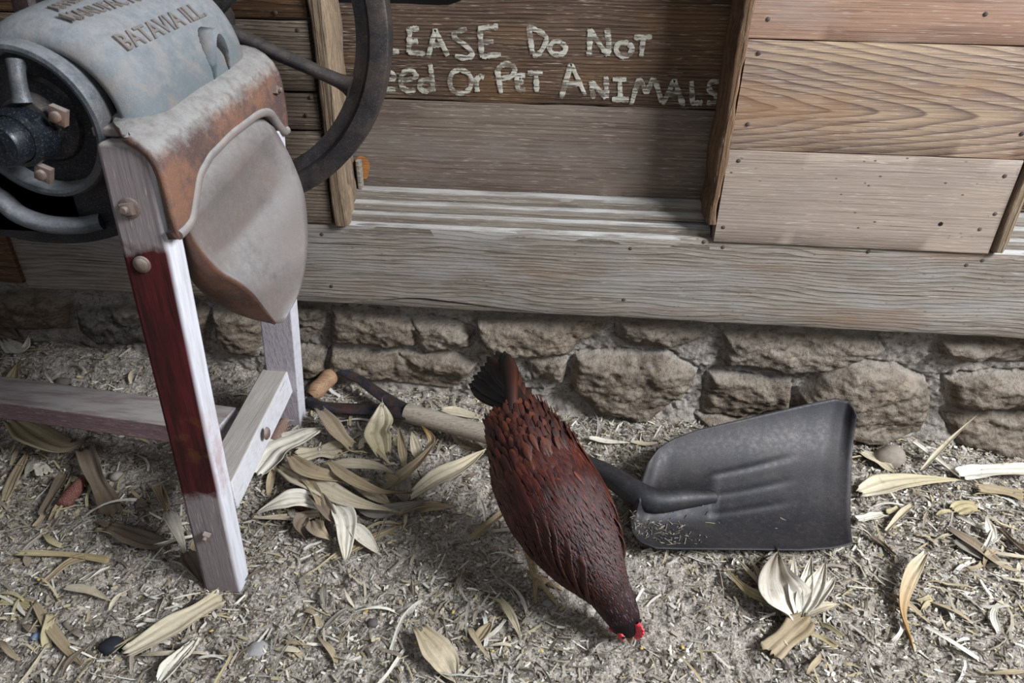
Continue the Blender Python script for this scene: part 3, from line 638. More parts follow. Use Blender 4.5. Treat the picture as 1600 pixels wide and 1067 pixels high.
# hood: iron barrel whose axis runs away from the camera
hc = lambda y: SH(-.705, y, .873)
RH = .133
def hoodp(y, phi):
    if y < .99: rr = .100 + (RH-.100)*math.sqrt(max(0, 1-((.99-y)/.055)**2))
    elif y > 1.20: rr = .115 + (RH-.115)*math.sqrt(max(0, 1-((y-1.20)/.03)**2))
    else: rr = RH
    rr *= 1+0.006*math.sin(y*40+phi*2)
    return hc(y)+np.array([rr*math.cos(phi), 0, rr*math.sin(phi)*1.0])
ysn = [.935, .936, .938, .942, .948, .957, .968, .98, .99]+list(np.linspace(1.0, 1.2, 14))+[1.21, 1.218, 1.225, 1.2299]
rows = [[hoodp(y, ph) for ph in np.linspace(-.35, math.pi+.3, 60)] for y in ysn]
mb = MB().grid(rows); mb.uv = [(0, 0)]*len(mb.v); hood = obj('hood', mb, m_hood, cs, solid=.008, angle=60); hood['label'] = 'rounded blue-grey hood with raised cast words'
# raised ear beside the flange
ear = MB(); ec = hoodp(1.135, .22)
rows = []
for t in np.linspace(0, 1, 14):
    a = math.pi*t; y = 1.135+.030*math.cos(a); ph = .12+.36*math.sin(a); base = hoodp(y, ph*0.55); tip = hoodp(y*.7+1.135*.3, ph)+np.array([.016*math.sin(a)+.004, 0, .010*math.sin(a)])
    rows.append([hoodp(y, ph+.10), tip, tip+np.array([.004, 0, -.006]), hoodp(y*.85+1.135*.15, ph-.12)])
ear.grid(rows); ear.uv = [(0, 0)]*len(ear.v); obj('lifting_ear', ear, m_hood, hood, solid=.003)
# raised lettering cast into the hood
def cast_text(txt, pxa, pxb, size_px, label):
    def hit(px, py):
        best = None; d = ray(px, py)
        for s in np.linspace(.5, 1.6, 900):
            p = CAM+d*s; y = p[1]
            if y < .955 or y > 1.228: continue
            c = hc(y)
            if (p[0]-c[0])**2+(p[2]-c[2])**2 < RH**2: best = p; break
        return best
    pa, pb = hit(*pxa), hit(*pxb)
    ca, cb_ = hc(pa[1]), hc(pb[1]); fa = math.atan2(pa[2]-ca[2], pa[0]-ca[0]); fb = math.atan2(pb[2]-cb_[2], pb[0]-cb_[0])
    cu = bpy.data.curves.new('t', 'FONT'); cu.body = txt; cu.size = 1; cu.extrude = 0.0; cu.offset = .012; cu.resolution_u = 2; to = bpy.data.objects.new('t', cu); COL.objects.link(to)
    bpy.context.view_layer.update(); dg = bpy.context.evaluated_depsgraph_get(); me = to.evaluated_get(dg).to_mesh()
    V = np.array([v.co[:] for v in me.vertices]); Fc = [tuple(p.vertices) for p in me.polygons]; E = {}
    for f in Fc:
        for i in range(len(f)):
            e = (f[i], f[(i+1) % len(f)]); E[e] = E.get(e, 0)+1
    W_ = V[:, 0].max(); yl = abs(pb[1]-pa[1])
    sc_y = (pb[1]-pa[1])/W_; hgt = size_px
    def mp(v, lift):
        t = v[0]/W_; y = pa[1]+v[0]*sc_y; ph = fa*(1-t)+fb*t + v[1]*hgt/RH
        c = hc(y); r_ = RH*(1+0.006*math.sin(y*40+ph*2))+.004+lift; return c+np.array([r_*math.cos(ph), 0, r_*math.sin(ph)])
    n = len(V); mb = MB(); mb.add([mp(v, .0026) for v in V]+[mp(v, -.001) for v in V], Fc+[(a, b, b+n, a+n) for (a, b) in E if (b, a) not in E])
    mb.uv = [(0, 0)]*len(mb.v)
    bpy.data.objects.remove(to); o = obj('cast_lettering', mb, m_letter, hood, smooth=False); o['label'] = label; return o
m_letter = iron('brownish_raised_iron', lin('#5a524d'), lin('#6b625c'), rough=.7, metal=.0, dust=lin('#8a8784'), duststr=.35)
cast_text('BATAVIA ILL.', (195, 84), (320, 27), .034, 'raised words of the lowest line')
cast_text('MANUFACTURING CO.', (112, 57), (290, -13), .028, 'raised words of the middle line')
cast_text('APPLETON', (92, 22), (160, -6), .026, 'raised words of the top line')
# near bearing: rim ring, recessed black disc, boss, shaft hub, bolts
m_ring = iron('dark_slate_ring_iron', lin('#363b41'), lin('#474b50'), lin('#5a5048'), .4, rough=.5, metal=.2, dust=lin('#85878a'), duststr=.8)
bc = aty(52, 192, .925); ax = np.array([-.04, -1, -.06]); ax /= np.linalg.norm(ax)
mb = MB().lathe(bc, ax, [(-.03, .106), (.002, .106), (.008, .103), (.010, .098), (.008, .093), (-.02, .090)], 64); mb.uv = [(0, 0)]*len(mb.v); br = obj('bearing_ring', mb, m_ring, cs)
mb = MB().lathe(bc, ax, [(-.018, .091), (-.018, .060), (-.012, .056), (-.008, .040), (.012, .036), (.016, .030), (.016, .0001)], 64); mb.uv = [(0, 0)]*len(mb.v); bd = obj('bearing_plate', mb, m_black, cs)
hb = aty(33, 212, .90); mb = MB().lathe(hb, ax, [(-.02, .040), (.012, .039), (.016, .034), (.017, .032)], 48).lathe(hb, ax, [(.01, .031), (.040, .030), (.044, .027), (.045, .012), (.043, .010), (.043, .0001)], 48); mb.uv = [(0, 0)]*len(mb.v)
obj('shaft_hub', mb, m_hub, bd)
bolt(aty(97, 178, .915), ax, r=.015, washer=False, parent=bd); bolt(aty(74, 268, .915), ax, r=.015, washer=False, parent=bd)
mb = MB().tube(smooth_path([aty(25, 95, .915), aty(28, 125, .905), aty(36, 160, .90)], 8), [.012, .011, .010, .010, .010, .010, .011, .013], 12); mb.uv = [(0, 0)]*len(mb.v); obj('oil_arm', mb, m_ring, bd)
# lower drum of the body: pale bowl-like curve under the bearing
body = MB(); rows = []
for y in np.linspace(.95, 1.24, 8):
    c = SH(-.78, y, .80); rows.append([c+np.array([.20*math.cos(a), 0, .115*math.sin(a)]) for a in np.linspace(math.pi, 2*math.pi, 30)])
body.grid(rows); n_ = 30; body.f.append(tuple(range(n_))); body.f.append(tuple(7*n_+k for k in reversed(range(n_)))); body.uv = [(0, 0)]*len(body.v)
obj('lower_drum', body, m_black, cs)
mb = MB().tube(smooth_path([aty(-40, 290, .93), aty(0, 310, .93), aty(30, 335, .93), (aty(75, 350, .93)), aty(125, 352, .94), aty(160, 345, .95)], 20), .017, 14, flat=.7); mb.uv = [(0, 0)]*len(mb.v); obj('drum_rim', mb, m_ring, cs)
bx = MB().box((-1.46, .95, .70), (-.72, 1.25, .90)).box((-1.44, .95, .90), (-1.20, 1.27, 1.22)); bx.v = [tuple(SH(*p)) for p in bx.v]; obj('shade_body_box', bx, m_lboard2, cs, bevel=.004)  # unseen body, deepened and heightened to cast shade on the wall
# flywheel
wc = np.array([-.648, 1.306, .967]); RO, RI = .334, .273
wl_axis = (0, -1, 0); fw = obj('flywheel_rim', (lambda m: (setattr(m, 'uv', [(0, 0)]*len(m.v)), m)[1])(MB().lathe(wc, wl_axis, [(-.020, RI+.012), (-.006, RI+.006), (-.004, RI), (.004, RI), (.006, RI+.006), (.008, RI+.022), (.017, RI+.026), (.020, RI+.029), (.021, RO-.004), (.018, RO), (-.018, RO), (-.021, RO-.004), (-.020, RI+.012)], 128)), m_wheel, cs, angle=40)
fw['label'] = 'dark iron flywheel rim'
for k in range(6):
    a = math.radians(-22+60*k); dr = np.array([math.cos(a), 0, math.sin(a)])
    mb = MB().tube([wc+dr*t for t in (.03, .08, .15, .22, .25, .265, .276)], [.020, .0185, .0165, .0155, .017, .021, .028], 14, flat=.75); mb.uv = [(0, 0)]*len(mb.v); obj('spoke', mb, m_wheel, fw)
mb = MB().lathe(wc, wl_axis, [(-.05, .0001), (-.05, .036), (.03, .036), (.035, .030), (.10, .020), (.10, .0001)], 32); mb.uv = [(0, 0)]*len(mb.v); obj('hub', mb, m_wheel, fw)
# sheet-iron chute
Lp = [(292, 352), (303, 374), (322, 400), (345, 424), (372, 440), (395, 458), (412, 480), (431, 505)]
Rp = [(428, 200), (441, 222), (458, 255), (474, 300), (480, 350), (479, 400), (468, 455), (444, 503)]
Ly = [.925, .93, .935, .945, .96, .98, 1.0, 1.03]; Ry = [1.22, 1.22, 1.215, 1.20, 1.18, 1.15, 1.11, 1.045]
Lc = smooth_path([aty(a, b, y) for (a, b), y in zip(Lp, Ly)], 30); Rc = smooth_path([aty(a, b, y) for (a, b), y in zip(Rp, Ry)], 30)
rows = []
for i in range(30):
    wdt = np.linalg.norm(Lc[i]-Rc[i]); rows.append([Lc[i]*(1-t)+Rc[i]*t+np.array([-.25, 0, -.35])*wdt*.35*4*t*(1-t)*(-.30+1.2*min(1, i/9))*(1-.3*max(0, i-9)/20) for t in np.linspace(0, 1, 22)])
rows = [[p+np.array([-.045, 0, .075])*k for p in rows[0]] for k in (1, .6, .3)]+rows
mb = MB().grid(rows); ch = obj('chute', mb, m_chute_in, cs, solid=.0022, angle=60); ch['label'] = 'dusty grey curved sheet-metal chute'
Op = [(284, 356), (290, 392), (297, 430), (312, 452), (335, 470), (362, 486), (395, 498), (430, 506)]
Oc = smooth_path([aty(a, b, y+.03) for (a, b), y in zip(Op, Ly)], 30)
rows = [[Lc[i]*(1-t)+Oc[i]*t+np.array([-.01, -.02, 0])*4*t*(1-t)*np.linalg.norm(Lc[i]-Oc[i])*6*.5 for t in np.linspace(0, 1, 10)] for i in range(30)]
mb = MB().grid(rows); o = obj('chute_edge', mb, m_chute_out, ch, solid=.002, angle=60); o['label'] = 'brown rusty turned-under side of the chute'

# ------------------------------------------------------------------ scoop shovel
T = NT('worn_black_shovel_steel'); n1 = T.noise(T.pos, 10, 4, .6); n2 = T.noise(T.pos, 90, 4, .7); n3 = T.noise(T.mapv(T.pos, (900, 900, 900)), 1, 2, .6)
c = T.mix(T.mr(n1, .35, .65), lin('#2b2b2f'), lin('#3b3838')); c = T.mix(T.mr(n2, .55, .75, 0, .5), c, lin('#4d4a49')); c = T.mix(T.mr(n3, .62, .75, 0, .5), c, lin('#8b8782')); c = T.mix(T.mr(n2, .40, .30, 0, .5), c, lin('#2e211b'))
m_steel = T.done(c, T.mr(n2, .3, .7, .48, .66), T.bump(n2, .35, .0008), .45, .45)
m_shaft = wood('worn_pale_ash_wood', lin('#6f6458'), lin('#95897b'), lin('#a89d8e'), 80, 300, 'x', 60, ringamt=.25, bumpd=.0005)
m_grip = wood('polished_brown_grip_wood', lin('#6b4c36'), lin('#927258'), lin('#a8886c'), 80, 300, 'x', 61, ringamt=.25, bumpd=.0004, rough=.55)
m_strap = iron('dark_strap_iron', lin('#25262b'), lin('#3b383b'), lin('#5d3a30'), .5, rough=.45, metal=.4, bumpd=.0006, finish=lambda T, c: T.mix(T.mr(T.noise(T.pos, 40, 2, .5), .6, .66, 0, .5), c, lin('#3c4a5c')))
sv = root('scoop_shovel', (0.15, 1.25, 0.0), 'scoop shovel with broad dark steel blade leaning against the stone foundation', 'shovel')
Ss = [0, .03, .08, .15, .27, .5, .75, .90, .97, 1.0]
Np_ = [(984, 800), (987, 832), (1000, 847), (1025, 857), (1062, 858), (1170, 859), (1255, 860), (1300, 857), (1322, 852), (1333, 848)]
Nz = [.045, .045, .043, .04, .036, .033, .032, .032, .034, .036]
Fp = [(1003, 748), (1010, 726), (1028, 701), (1052, 685), (1090, 671), (1180, 650), (1262, 631), (1306, 622), (1328, 627), (1339, 648)]
Fz = [.060, .075, .092, .104, .118, .138, .156, .166, .164, .150]
Nc = np.array([np.interp(np.linspace(0, 1, 60), Ss, [atz(a, b, z)[k] for (a, b), z in zip(Np_, Nz)]) for k in range(3)]).T
Fc_ = np.array([np.interp(np.linspace(0, 1, 60), Ss, [atz(a, b, z)[k] for (a, b), z in zip(Fp, Fz)]) for k in range(3)]).T
def bladep(i, t):
    s = i/59; p = Nc[i]*(1-t)+Fc_[i]*t; wd = np.linalg.norm(Nc[i]-Fc_[i])
    nrm = np.array([0, .42, -.9]); sag = .17*wd*(1-abs(2*t-1)**2.6)*(0.75+.25*s); sag *= float(sstep(0, .10, s))
    p = p+nrm*sag
    p = p + np.array([.012, 0, 0])*(4*t*(1-t))*max(0, (s-.9)/.1)
    for rt_, amp in ((.30, .003), (.45, .0025), (.62, .003)):
        rr = rt_ + (s-.36)*.18
        if .34 < s < .78: p = p - nrm*amp*math.exp(-((t-rr)/.022)**2)*float(sstep(.34, .37, s))*float(sstep(.78, .60, s))
    # raised socket running into the blade
    sw = .085*(1-s/.42) if s < .40 else 0
    tc = .42
    if s < .385: p = p - nrm*(.030*(1-.35*s/.385))*math.exp(-((t-tc)/(.11+.06*s))**2)
    return p
rows = [[bladep(i, t) for t in np.linspace(0, 1, 64)] for i in range(60)]
blade = obj('blade', MB().grid(rows), m_steel, sv, solid=.0022, angle=80, bevel=0); blade['label'] = 'broad dark steel scoop blade'
sk0 = bladep(4, .42)
S0 = gp(735, 683, .045); S0 = atz(760, 690, .055); S1 = atz(915, 728, .070)
mb = MB().tube(smooth_path([atz(905, 722, .068), atz(950, 742, .068), atz(985, 765, .066), atz(1020, 782, .060), bladep(16, .42)+np.array([0, -.006, .006]), bladep(22, .42)], 22), list(np.linspace(.0220, .029, 12))+list(np.linspace(.029, .014, 10)), 20); mb.uv = [(0, 0)]*len(mb.v); obj('socket', mb, m_steel, sv)
hpath = smooth_path([atz(636, 645, .072), atz(700, 662, .074), atz(765, 680, .076), atz(840, 702, .074), atz(910, 724, .068)], 24)
mb = MB().tube(hpath, list(np.linspace(.0240, .0205, 24)), 24); mb.uv = [(0, 0)]*len(mb.v); obj('handle', mb, m_shaft, sv)
def strap(pts, rad, flat=.6): mb = MB().tube(smooth_path(pts, 26), rad, 12, flat=flat); mb.uv = [(0, 0)]*len(mb.v); return obj('handle_strap', mb, m_strap, sv)
strap([atz(640, 646, .072), atz(615, 642, .070), atz(580, 640, .062), atz(530, 638, .056), atz(498, 634, .056), atz(483, 624, .062)], list(np.linspace(.0255, .0150, 26)))
strap([atz(642, 644, .074), atz(612, 628, .080), atz(585, 610, .092), atz(560, 592, .105), atz(535, 582, .110), atz(524, 580, .108)], list(np.linspace(.0200, .0100, 26)))
mb = MB().tube(smooth_path([atz(486, 618, .066), atz(498, 606, .078), atz(511, 593, .092), atz(523, 581, .106)], 12), [.015, .020, .0225, .023, .0225, .0215, .0215, .0225, .023, .0225, .019, .013], 20); mb.uv = [(0, 0)]*len(mb.v); obj('grip', mb, m_grip, sv)

# ------------------------------------------------------------------ hen
def tint_mat(name, rough=.6, spec=.3, sheen=0.0, mul=1.0, fib=True):
    T = NT(name); an = T.n('ShaderNodeAttribute'); an.attribute_name = 'tint'; uv = T.n('ShaderNodeUVMap').outputs[0]
    f = T.noise(T.mapv(uv, (26, 3, 1)), 1.0, 2, .6); f2 = T.noise(T.pos, 40, 3, .6)
    c = T.mix(T.mr(f, .3, .7, 0, .55), an.outputs['Color'], (0.01, .006, .005, 1)); c = T.mix(T.mr(f2, .6, .75, 0, .25), c, an.outputs['Color'])
    T.b.inputs['Sheen Weight'].default_value = sheen; T.b.inputs['Sheen Roughness'].default_value = .4
    return T.done(c, rough, T.bump(f, .5, .0006), spec=spec)
m_feather = tint_mat('glossy_brown_feathers', .42, .38, .0)
m_hskin = plain('hen_under_down', lin('#2c120c'), lin('#45201a'), 60, .8)
m_leghen = plain('scaly_yellow_grey_leg', lin('#7d6a50'), lin('#a08c6c'), 300, .6)
m_comb = plain('red_comb_skin', lin('#c4303c'), lin('#e0525c'), 200, .5, .0008)
m_beak = plain('horn_beak', lin('#6a4a38'), lin('#8a6a50'), 100, .4)
m_eye = plain('amber_eye', lin('#0c0806'), lin('#180f08'), 100, .1)
hd = np.array([.64, -.768, 0]); hs_ = np.array([.768, .64, 0]); up = np.array([0, 0, 1.0])
# body centre line from the tail root to the beak: (position, half width, half height)
SP = [((-.084, 1.118, .300), .044, .034), ((-.062, 1.085, .283), .060, .050), ((-.035, 1.040, .258), .076, .070), ((-.010, 1.000, .232), .092, .086), ((.022, .958, .205), .098, .090), ((.050, .924, .178), .090, .084),
      ((.076, .895, .152), .073, .070), ((.100, .874, .128), .054, .053), ((.120, .860, .104), .039, .040), ((.137, .849, .080), .035, .034), ((.147, .842, .062), .0305, .030), ((.154, .836, .046), .025, .025), ((.159, .832, .030), .012, .014)]
sp_p = smooth_path([s_[0] for s_ in SP], 61); sp_w = np.interp(np.linspace(0, 12, 61), range(13), [s_[1] for s_ in SP]); sp_h = np.interp(np.linspace(0, 12, 61), range(13), [s_[2] for s_ in SP])
def hframe(i):
    t = sp_p[min(i+1, 60)]-sp_p[max(i-1, 0)]; t /= np.linalg.norm(t); side = np.cross(t, up); side /= np.linalg.norm(side); nrm = np.cross(side, t); return t, side, nrm
def hsurf(u, ph, off=0.0):   # u 0..60, ph 0 = back, + towards the hen's right
    i = int(min(59, max(0, math.floor(u)))); f = u-i; out = []
    for k in (i, i+1):
        t, sd, nr = hframe(k); w_, h_ = sp_w[k]+off, sp_h[k]+off
        out.append(sp_p[k]+sd*w_*math.sin(ph)+nr*h_*math.cos(ph)*(1.0 if math.cos(ph) > 0 else 1.05))
    return out[0]*(1-f)+out[1]*f
hen = root('hen', (-0.005, .96, ghb(-.01, .96)), 'reddish-brown hen with black tail pecking the dirt in front of the scoop shovel', 'hen')
def build_body():
    mb = MB(); mb.grid([[hsurf(i, a, -.004) for a in np.linspace(0, 2*math.pi, 28, endpoint=False)] for i in range(61)], closev=True)
    mb.f.append(tuple(range(28))); mb.f.append(tuple(60*28+k for k in reversed(range(28))))
    def limb(foot, hip):
        foot = np.array(foot); hip = np.array(hip)
        hock = foot + np.array([0, 0, .075]) - hd*.030; knee = hock*.35+hip*.65+hd*.02
        mb.tube([hip, knee, hock+up*.012, hock, foot+up*.03-hd*.01, foot+up*.012], [.038, .026, .012, .0085, .0068, .0072], 12)
        for ang, L in ((0, .062), (32, .052), (-34, .050), (180, .026)):
            a = math.radians(ang); dr = hd*math.cos(a)+hs_*math.sin(a); e = foot+dr*L
            mb.tube([foot+up*.014-dr*.004, foot+dr*L*.35+up*.014, foot+dr*L*.7+up*.009, e+up*.006, e+dr*.010+up*.001], [.0062, .0056, .0050, .0038, .0008], 10)
    g1 = (-.016, .962); g2 = (.050, 1.005)
    limb((g1[0], g1[1], ghb(*g1)+.002), (.000, 1.02, .17)); limb((g2[0], g2[1], ghb(*g2)+.002), (.045, 1.035, .17))
    mb.uv = [(0, 0)]*len(mb.v); o = obj('body', mb, [m_hskin, m_leghen], hen, angle=180)
    md = o.modifiers.new('remesh', 'REMESH'); md.mode = 'VOXEL'; md.voxel_size = .0026; md.use_smooth_shade = True
    bpy.context.view_layer.update(); me2 = bpy.data.meshes.new_from_object(o.evaluated_get(bpy.context.evaluated_depsgraph_get())); o.modifiers.clear(); o.data = me2
    n = len(me2.polygons); me2.materials.clear(); me2.materials.append(m_hskin); me2.materials.append(m_leghen)
    oz = wloc(o)[2]
    mi = [1 if (p.center.z+oz < .098 and p.center.y+wloc(o)[1] > .905) else 0 for p in me2.polygons]
    me2.polygons.foreach_set('material_index', mi); me2.polygons.foreach_set('use_smooth', [True]*n); me2.update()
    o['label'] = 'feathered body with yellow-grey scaly legs'
build_body()
FR = random.Random(11)
def feather(mb, root_, dr, nrm, L, W, col, lift=.12, bend=.15, tip=0.6):
    dr = dr/np.linalg.norm(dr); sd = np.cross(dr, nrm); sd /= np.linalg.norm(sd)+1e-9; nn = np.cross(sd, dr)
    rows = []
    for t in (0, .25, .55, .82, 1.0):
        w_ = W*(.18+1.3*t-.4*t*t if t < .6 else .95-(t-.6)*1.6*(1-tip)-max(0, t-.82)*2.2)
        c = root_+dr*L*t+nn*(lift*L*t-bend*L*t*t)
        rows.append([c-sd*w_*.5-nn*W*.10, c+nn*W*.03, c+sd*w_*.5-nn*W*.10])
    mb.grid(rows, col=[tuple(np.array(col)*(.75+.35*q)) for q in (0, .4, .8, 1, 1.05) for _ in range(3)])
L_ = lambda h: np.array(lin(h)[:3])
PK = .46
palette = dict(chest=[L_('#5e2418'), L_('#6f2c1c'), L_('#4a1a14'), L_('#7a3420'), L_('#551f17')], rump=[L_('#7a3a24'), L_('#5f2a1c'), L_('#86462a'), L_('#57241a'), L_('#6a3020')], neck=[L_('#3a1a1a'), L_('#4a2220'), L_('#2c1618'), L_('#5a2c26')], head=[L_('#1e1116'), L_('#2a171a'), L_('#160e12')])
def coat():
    mb = MB(); pts = []
    for i in range(13000):
        u = FR.uniform(5.5, 57.0); k = int(u)
        if FR.random() > (sp_w[k]/.098)**.5*.9+.25: continue
        pts.append((u, FR.uniform(-2.6, 2.6)))
    pts.sort(key=lambda a: -a[0]); pts.reverse()      # tail first is lowest in the overlap
    for u, ph in pts:
        k = int(u); t, sd, nr = hframe(k); p = hsurf(u, ph, -.0005)
        nrm = sd*math.sin(ph)/sp_w[k]+nr*math.cos(ph)/sp_h[k]; nrm /= np.linalg.norm(nrm)
        dr = -t + sd*FR.uniform(-.22, .22) + sd*math.sin(ph)*.10; dr -= nrm*(dr @ nrm)
        f = u/60
        if f < .28: pal = 'rump'; L, W = .030, .0098
        elif f < .62: pal = 'chest'; L, W = .029, .0075
        elif f < .82: pal = 'neck' if FR.random() < (f-.58)*6 else 'chest'; L, W = .026, .0060
        else: pal = 'head'; L, W = (.012, .005) if f > .9 else (.019, .006)
        c = FR.choice(palette[pal])*FR.uniform(.8, 1.12)*np.array([PK, PK*.92, PK*1.0])
        if pal == 'chest' and FR.random() < .02: c = L_('#6a3220')
        if pal in ('neck',) and FR.random() < .10: c = L_('#6f6070')  # some neck feathers tinted pale mauve as painted sheen
        feather(mb, p, dr, nrm, L*FR.uniform(.8, 1.15), W*FR.uniform(.85, 1.2), c, lift=FR.uniform(.02, .10), bend=.08, tip=.45 if f > .55 else .8)
    o = obj('plumage', mb, m_feather, hen, angle=0, smooth=True); o['kind'] = 'stuff'; return o
coat()
def wing(side):
    mb = MB()
    # long flight feathers folded along the flank, coverts over them
    for row, (n, u0, u1, ph0, ph1, L, W) in enumerate(((9, 29, 22, 1.45, 1.02, .105, .018), (10, 31, 24, 1.46, .88, .074, .016), (15, 34, 25, 1.55, .80, .042, .014), (18, 36, 28, 1.55, .74, .030, .012), (20, 38, 31, 1.5, .70, .024, .010))):
        for i in range(n):
            q = i/(n-1); u = u0+(u1-u0)*q; ph = side*(ph0+(ph1-ph0)*q); k = int(u); t, sd, nr = hframe(k)
            p = hsurf(u, ph, .002+.0012*row); nrm = sd*math.sin(ph)/sp_w[k]+nr*math.cos(ph)/sp_h[k]; nrm /= np.linalg.norm(nrm)
            dr = -t+sd*side*(-.10)+nr*.06; dr -= nrm*(dr @ nrm)
            c = FR.choice([L_('#4e1f16'), L_('#5f2a1a'), L_('#3e1812'), L_('#6c3018')])*FR.uniform(.8, 1.15)*.6
            if row == 0 and i < 4: c = L_('#5a2c18')
            feather(mb, p, dr, nrm, L*FR.uniform(.93, 1.07), W, c, lift=.01, bend=.03 if row < 2 else .08, tip=.75)
    return obj('wing', mb, m_feather, hen, angle=0)
wing(1)['label'] = "wing on the shovel side"; wing(-1)['label'] = 'wing on the shadowed side'
# tail: tent of black feathers, rusty orange on the side towards the shovel
tb = np.array([-.078, 1.105, .295])
tp_px = smooth_path([(731, 606), (735, 594), (744, 580), (756, 565), (770, 553), (783, 549), (794, 553), (806, 572), (820, 596), (836, 618)], 19); tp_y = np.interp(np.linspace(0, 1, 19), [0, .5, 1], [1.170, 1.225, 1.165])
tipspx = [((float(a_), float(b_)), 0) for a_, b_ in tp_px]
for i in sorted(range(19), key=lambda k: -abs(k-9.5)):
    (px, py), _ = tipspx[i]; tip = aty(px, py, float(tp_y[i])+.006*(i % 2)); q = i/18
    base = hsurf(6.0, (q-.5)*2.9, -.002)
    d = tip-base; L = np.linalg.norm(d)*(1.0 if i % 2 else .97); d /= np.linalg.norm(d); nrm = np.array([.9*(q-.5), -.75, .5]); nrm -= d*(nrm @ d)
    sdv = np.cross(d, nrm); sdv /= np.linalg.norm(sdv); nn = np.cross(sdv, d); rows = []; cols = []
    for t in np.linspace(0, 1, 16):
        w_ = (.019+.013*min(1, t*1.2))*(1 if t < .72 else math.sqrt(max(0.01, 1-((t-.72)/.28)**2)))
        c = base+d*L*t+nn*(.012*math.sin(t*math.pi)+.0016*((i*7) % 5))
        rows.append([c-sdv*w_*.5-nn*.0045, c-sdv*w_*.25-nn*.0012, c, c+sdv*w_*.25-nn*.0012, c+sdv*w_*.5-nn*.0045])
        rust = (0, 0, 0, 0, 0, .05, 0, .10, 0, .05, .15, .05, .35, .15, .6, .3, .8, .5, .9)[i]*(1-.5*max(0, t-.5)*2)
        for e in range(5):
            k = rust*(1.0 if e > 2 else .45 if e == 2 else .12); cols.append(tuple(L_('#100b0c')*(1-k)+L_('#6b3319')*k))
    mb = MB(); mb.grid(rows, col=cols); o = obj('tail_feather', mb, m_feather, hen, solid=.0004, angle=0)
    o['label'] = 'black tail feather' if i < 10 else 'tail feather with rusty orange edge'
# soft cushion feathers over the tail root
mb = MB()
for i in range(340):
    u = FR.uniform(4.5, 14); ph = FR.uniform(-1.5, 1.5); k = int(u); t, sd, nr = hframe(k); p = hsurf(u, ph, .004)
    nrm = sd*math.sin(ph)+nr*math.cos(ph); dr = -t+up*.12+sd*FR.uniform(-.2, .2)
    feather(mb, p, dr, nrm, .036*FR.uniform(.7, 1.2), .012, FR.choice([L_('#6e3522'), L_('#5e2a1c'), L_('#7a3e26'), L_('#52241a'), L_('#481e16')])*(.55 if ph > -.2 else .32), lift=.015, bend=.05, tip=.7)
for i in range(22):
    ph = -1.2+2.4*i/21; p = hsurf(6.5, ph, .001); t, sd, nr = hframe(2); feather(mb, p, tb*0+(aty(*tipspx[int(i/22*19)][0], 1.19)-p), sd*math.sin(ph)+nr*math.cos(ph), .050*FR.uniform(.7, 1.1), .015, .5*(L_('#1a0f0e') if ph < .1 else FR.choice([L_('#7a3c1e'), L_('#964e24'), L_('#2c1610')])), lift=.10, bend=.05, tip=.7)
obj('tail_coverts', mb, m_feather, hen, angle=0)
# head details
ht, hside, hnr = hframe(54)
hc_ = sp_p[54]
comb = MB(); cb0 = hsurf(51, 0, -.002); cb1 = hsurf(58.5, 0, -.003); rows = []
for t in np.linspace(0, 1, 25):
    p = cb0*(1-t)+cb1*t; ht_ = .006+.014*math.sin(math.pi*min(1, t*1.05))**.6*(.72+.28*abs(math.sin(t*math.pi*4.5)))
    o1 = hnr*ht_ + ht*.006*t
    rows.append([p-hside*.0045, p+o1*.6-hside*.0040, p+o1-hside*.0015, p+o1+hside*.0015, p+o1*.6+hside*.0040, p+hside*.0045])
comb.grid(rows); comb.uv = [(0, 0)]*len(comb.v); o = obj('comb', comb, m_comb, hen, angle=60); o['label'] = 'bright red comb'
for s_ in (1, -1):
    fa = MB(); c = hsurf(55, s_*1.35, .001); fa.lathe(c, hside*s_, [(-.002, .008), (.001, .007), (.002, .004), (.0022, .0001)], 16); fa.uv = [(0, 0)]*len(fa.v); o = obj('face_patch', fa, m_comb, hen); 
    ey = MB().lathe(hsurf(55, s_*1.15, .002), hside*s_, [(-.002, .0034), (.0012, .0032), (.0025, .002), (.003, .0001)], 14); ey.uv = [(0, 0)]*len(ey.v); obj('eye', ey, m_eye, hen)
    wt = MB(); c0 = hsurf(57, s_*2.3, -.001); wt.tube([c0, c0-hnr*.008-ht*.002, c0-hnr*.015-ht*.005, c0-hnr*.018-ht*.006], [.003, .0045, .0035, .001], 10, flat=.5); wt.uv = [(0, 0)]*len(wt.v); obj('wattle', wt, m_comb, hen)
bk_ = MB(); e0 = sp_p[58]; e1 = sp_p[60]+np.array([.004, -.004, -.018]); bk_.tube([e0, (e0+e1)/2+hnr*.001, e1*.8+e0*.2, e1], [.0085, .0065, .0035, .0006], 12); bk_.uv = [(0, 0)]*len(bk_.v); obj('beak', bk_, m_beak, hen)

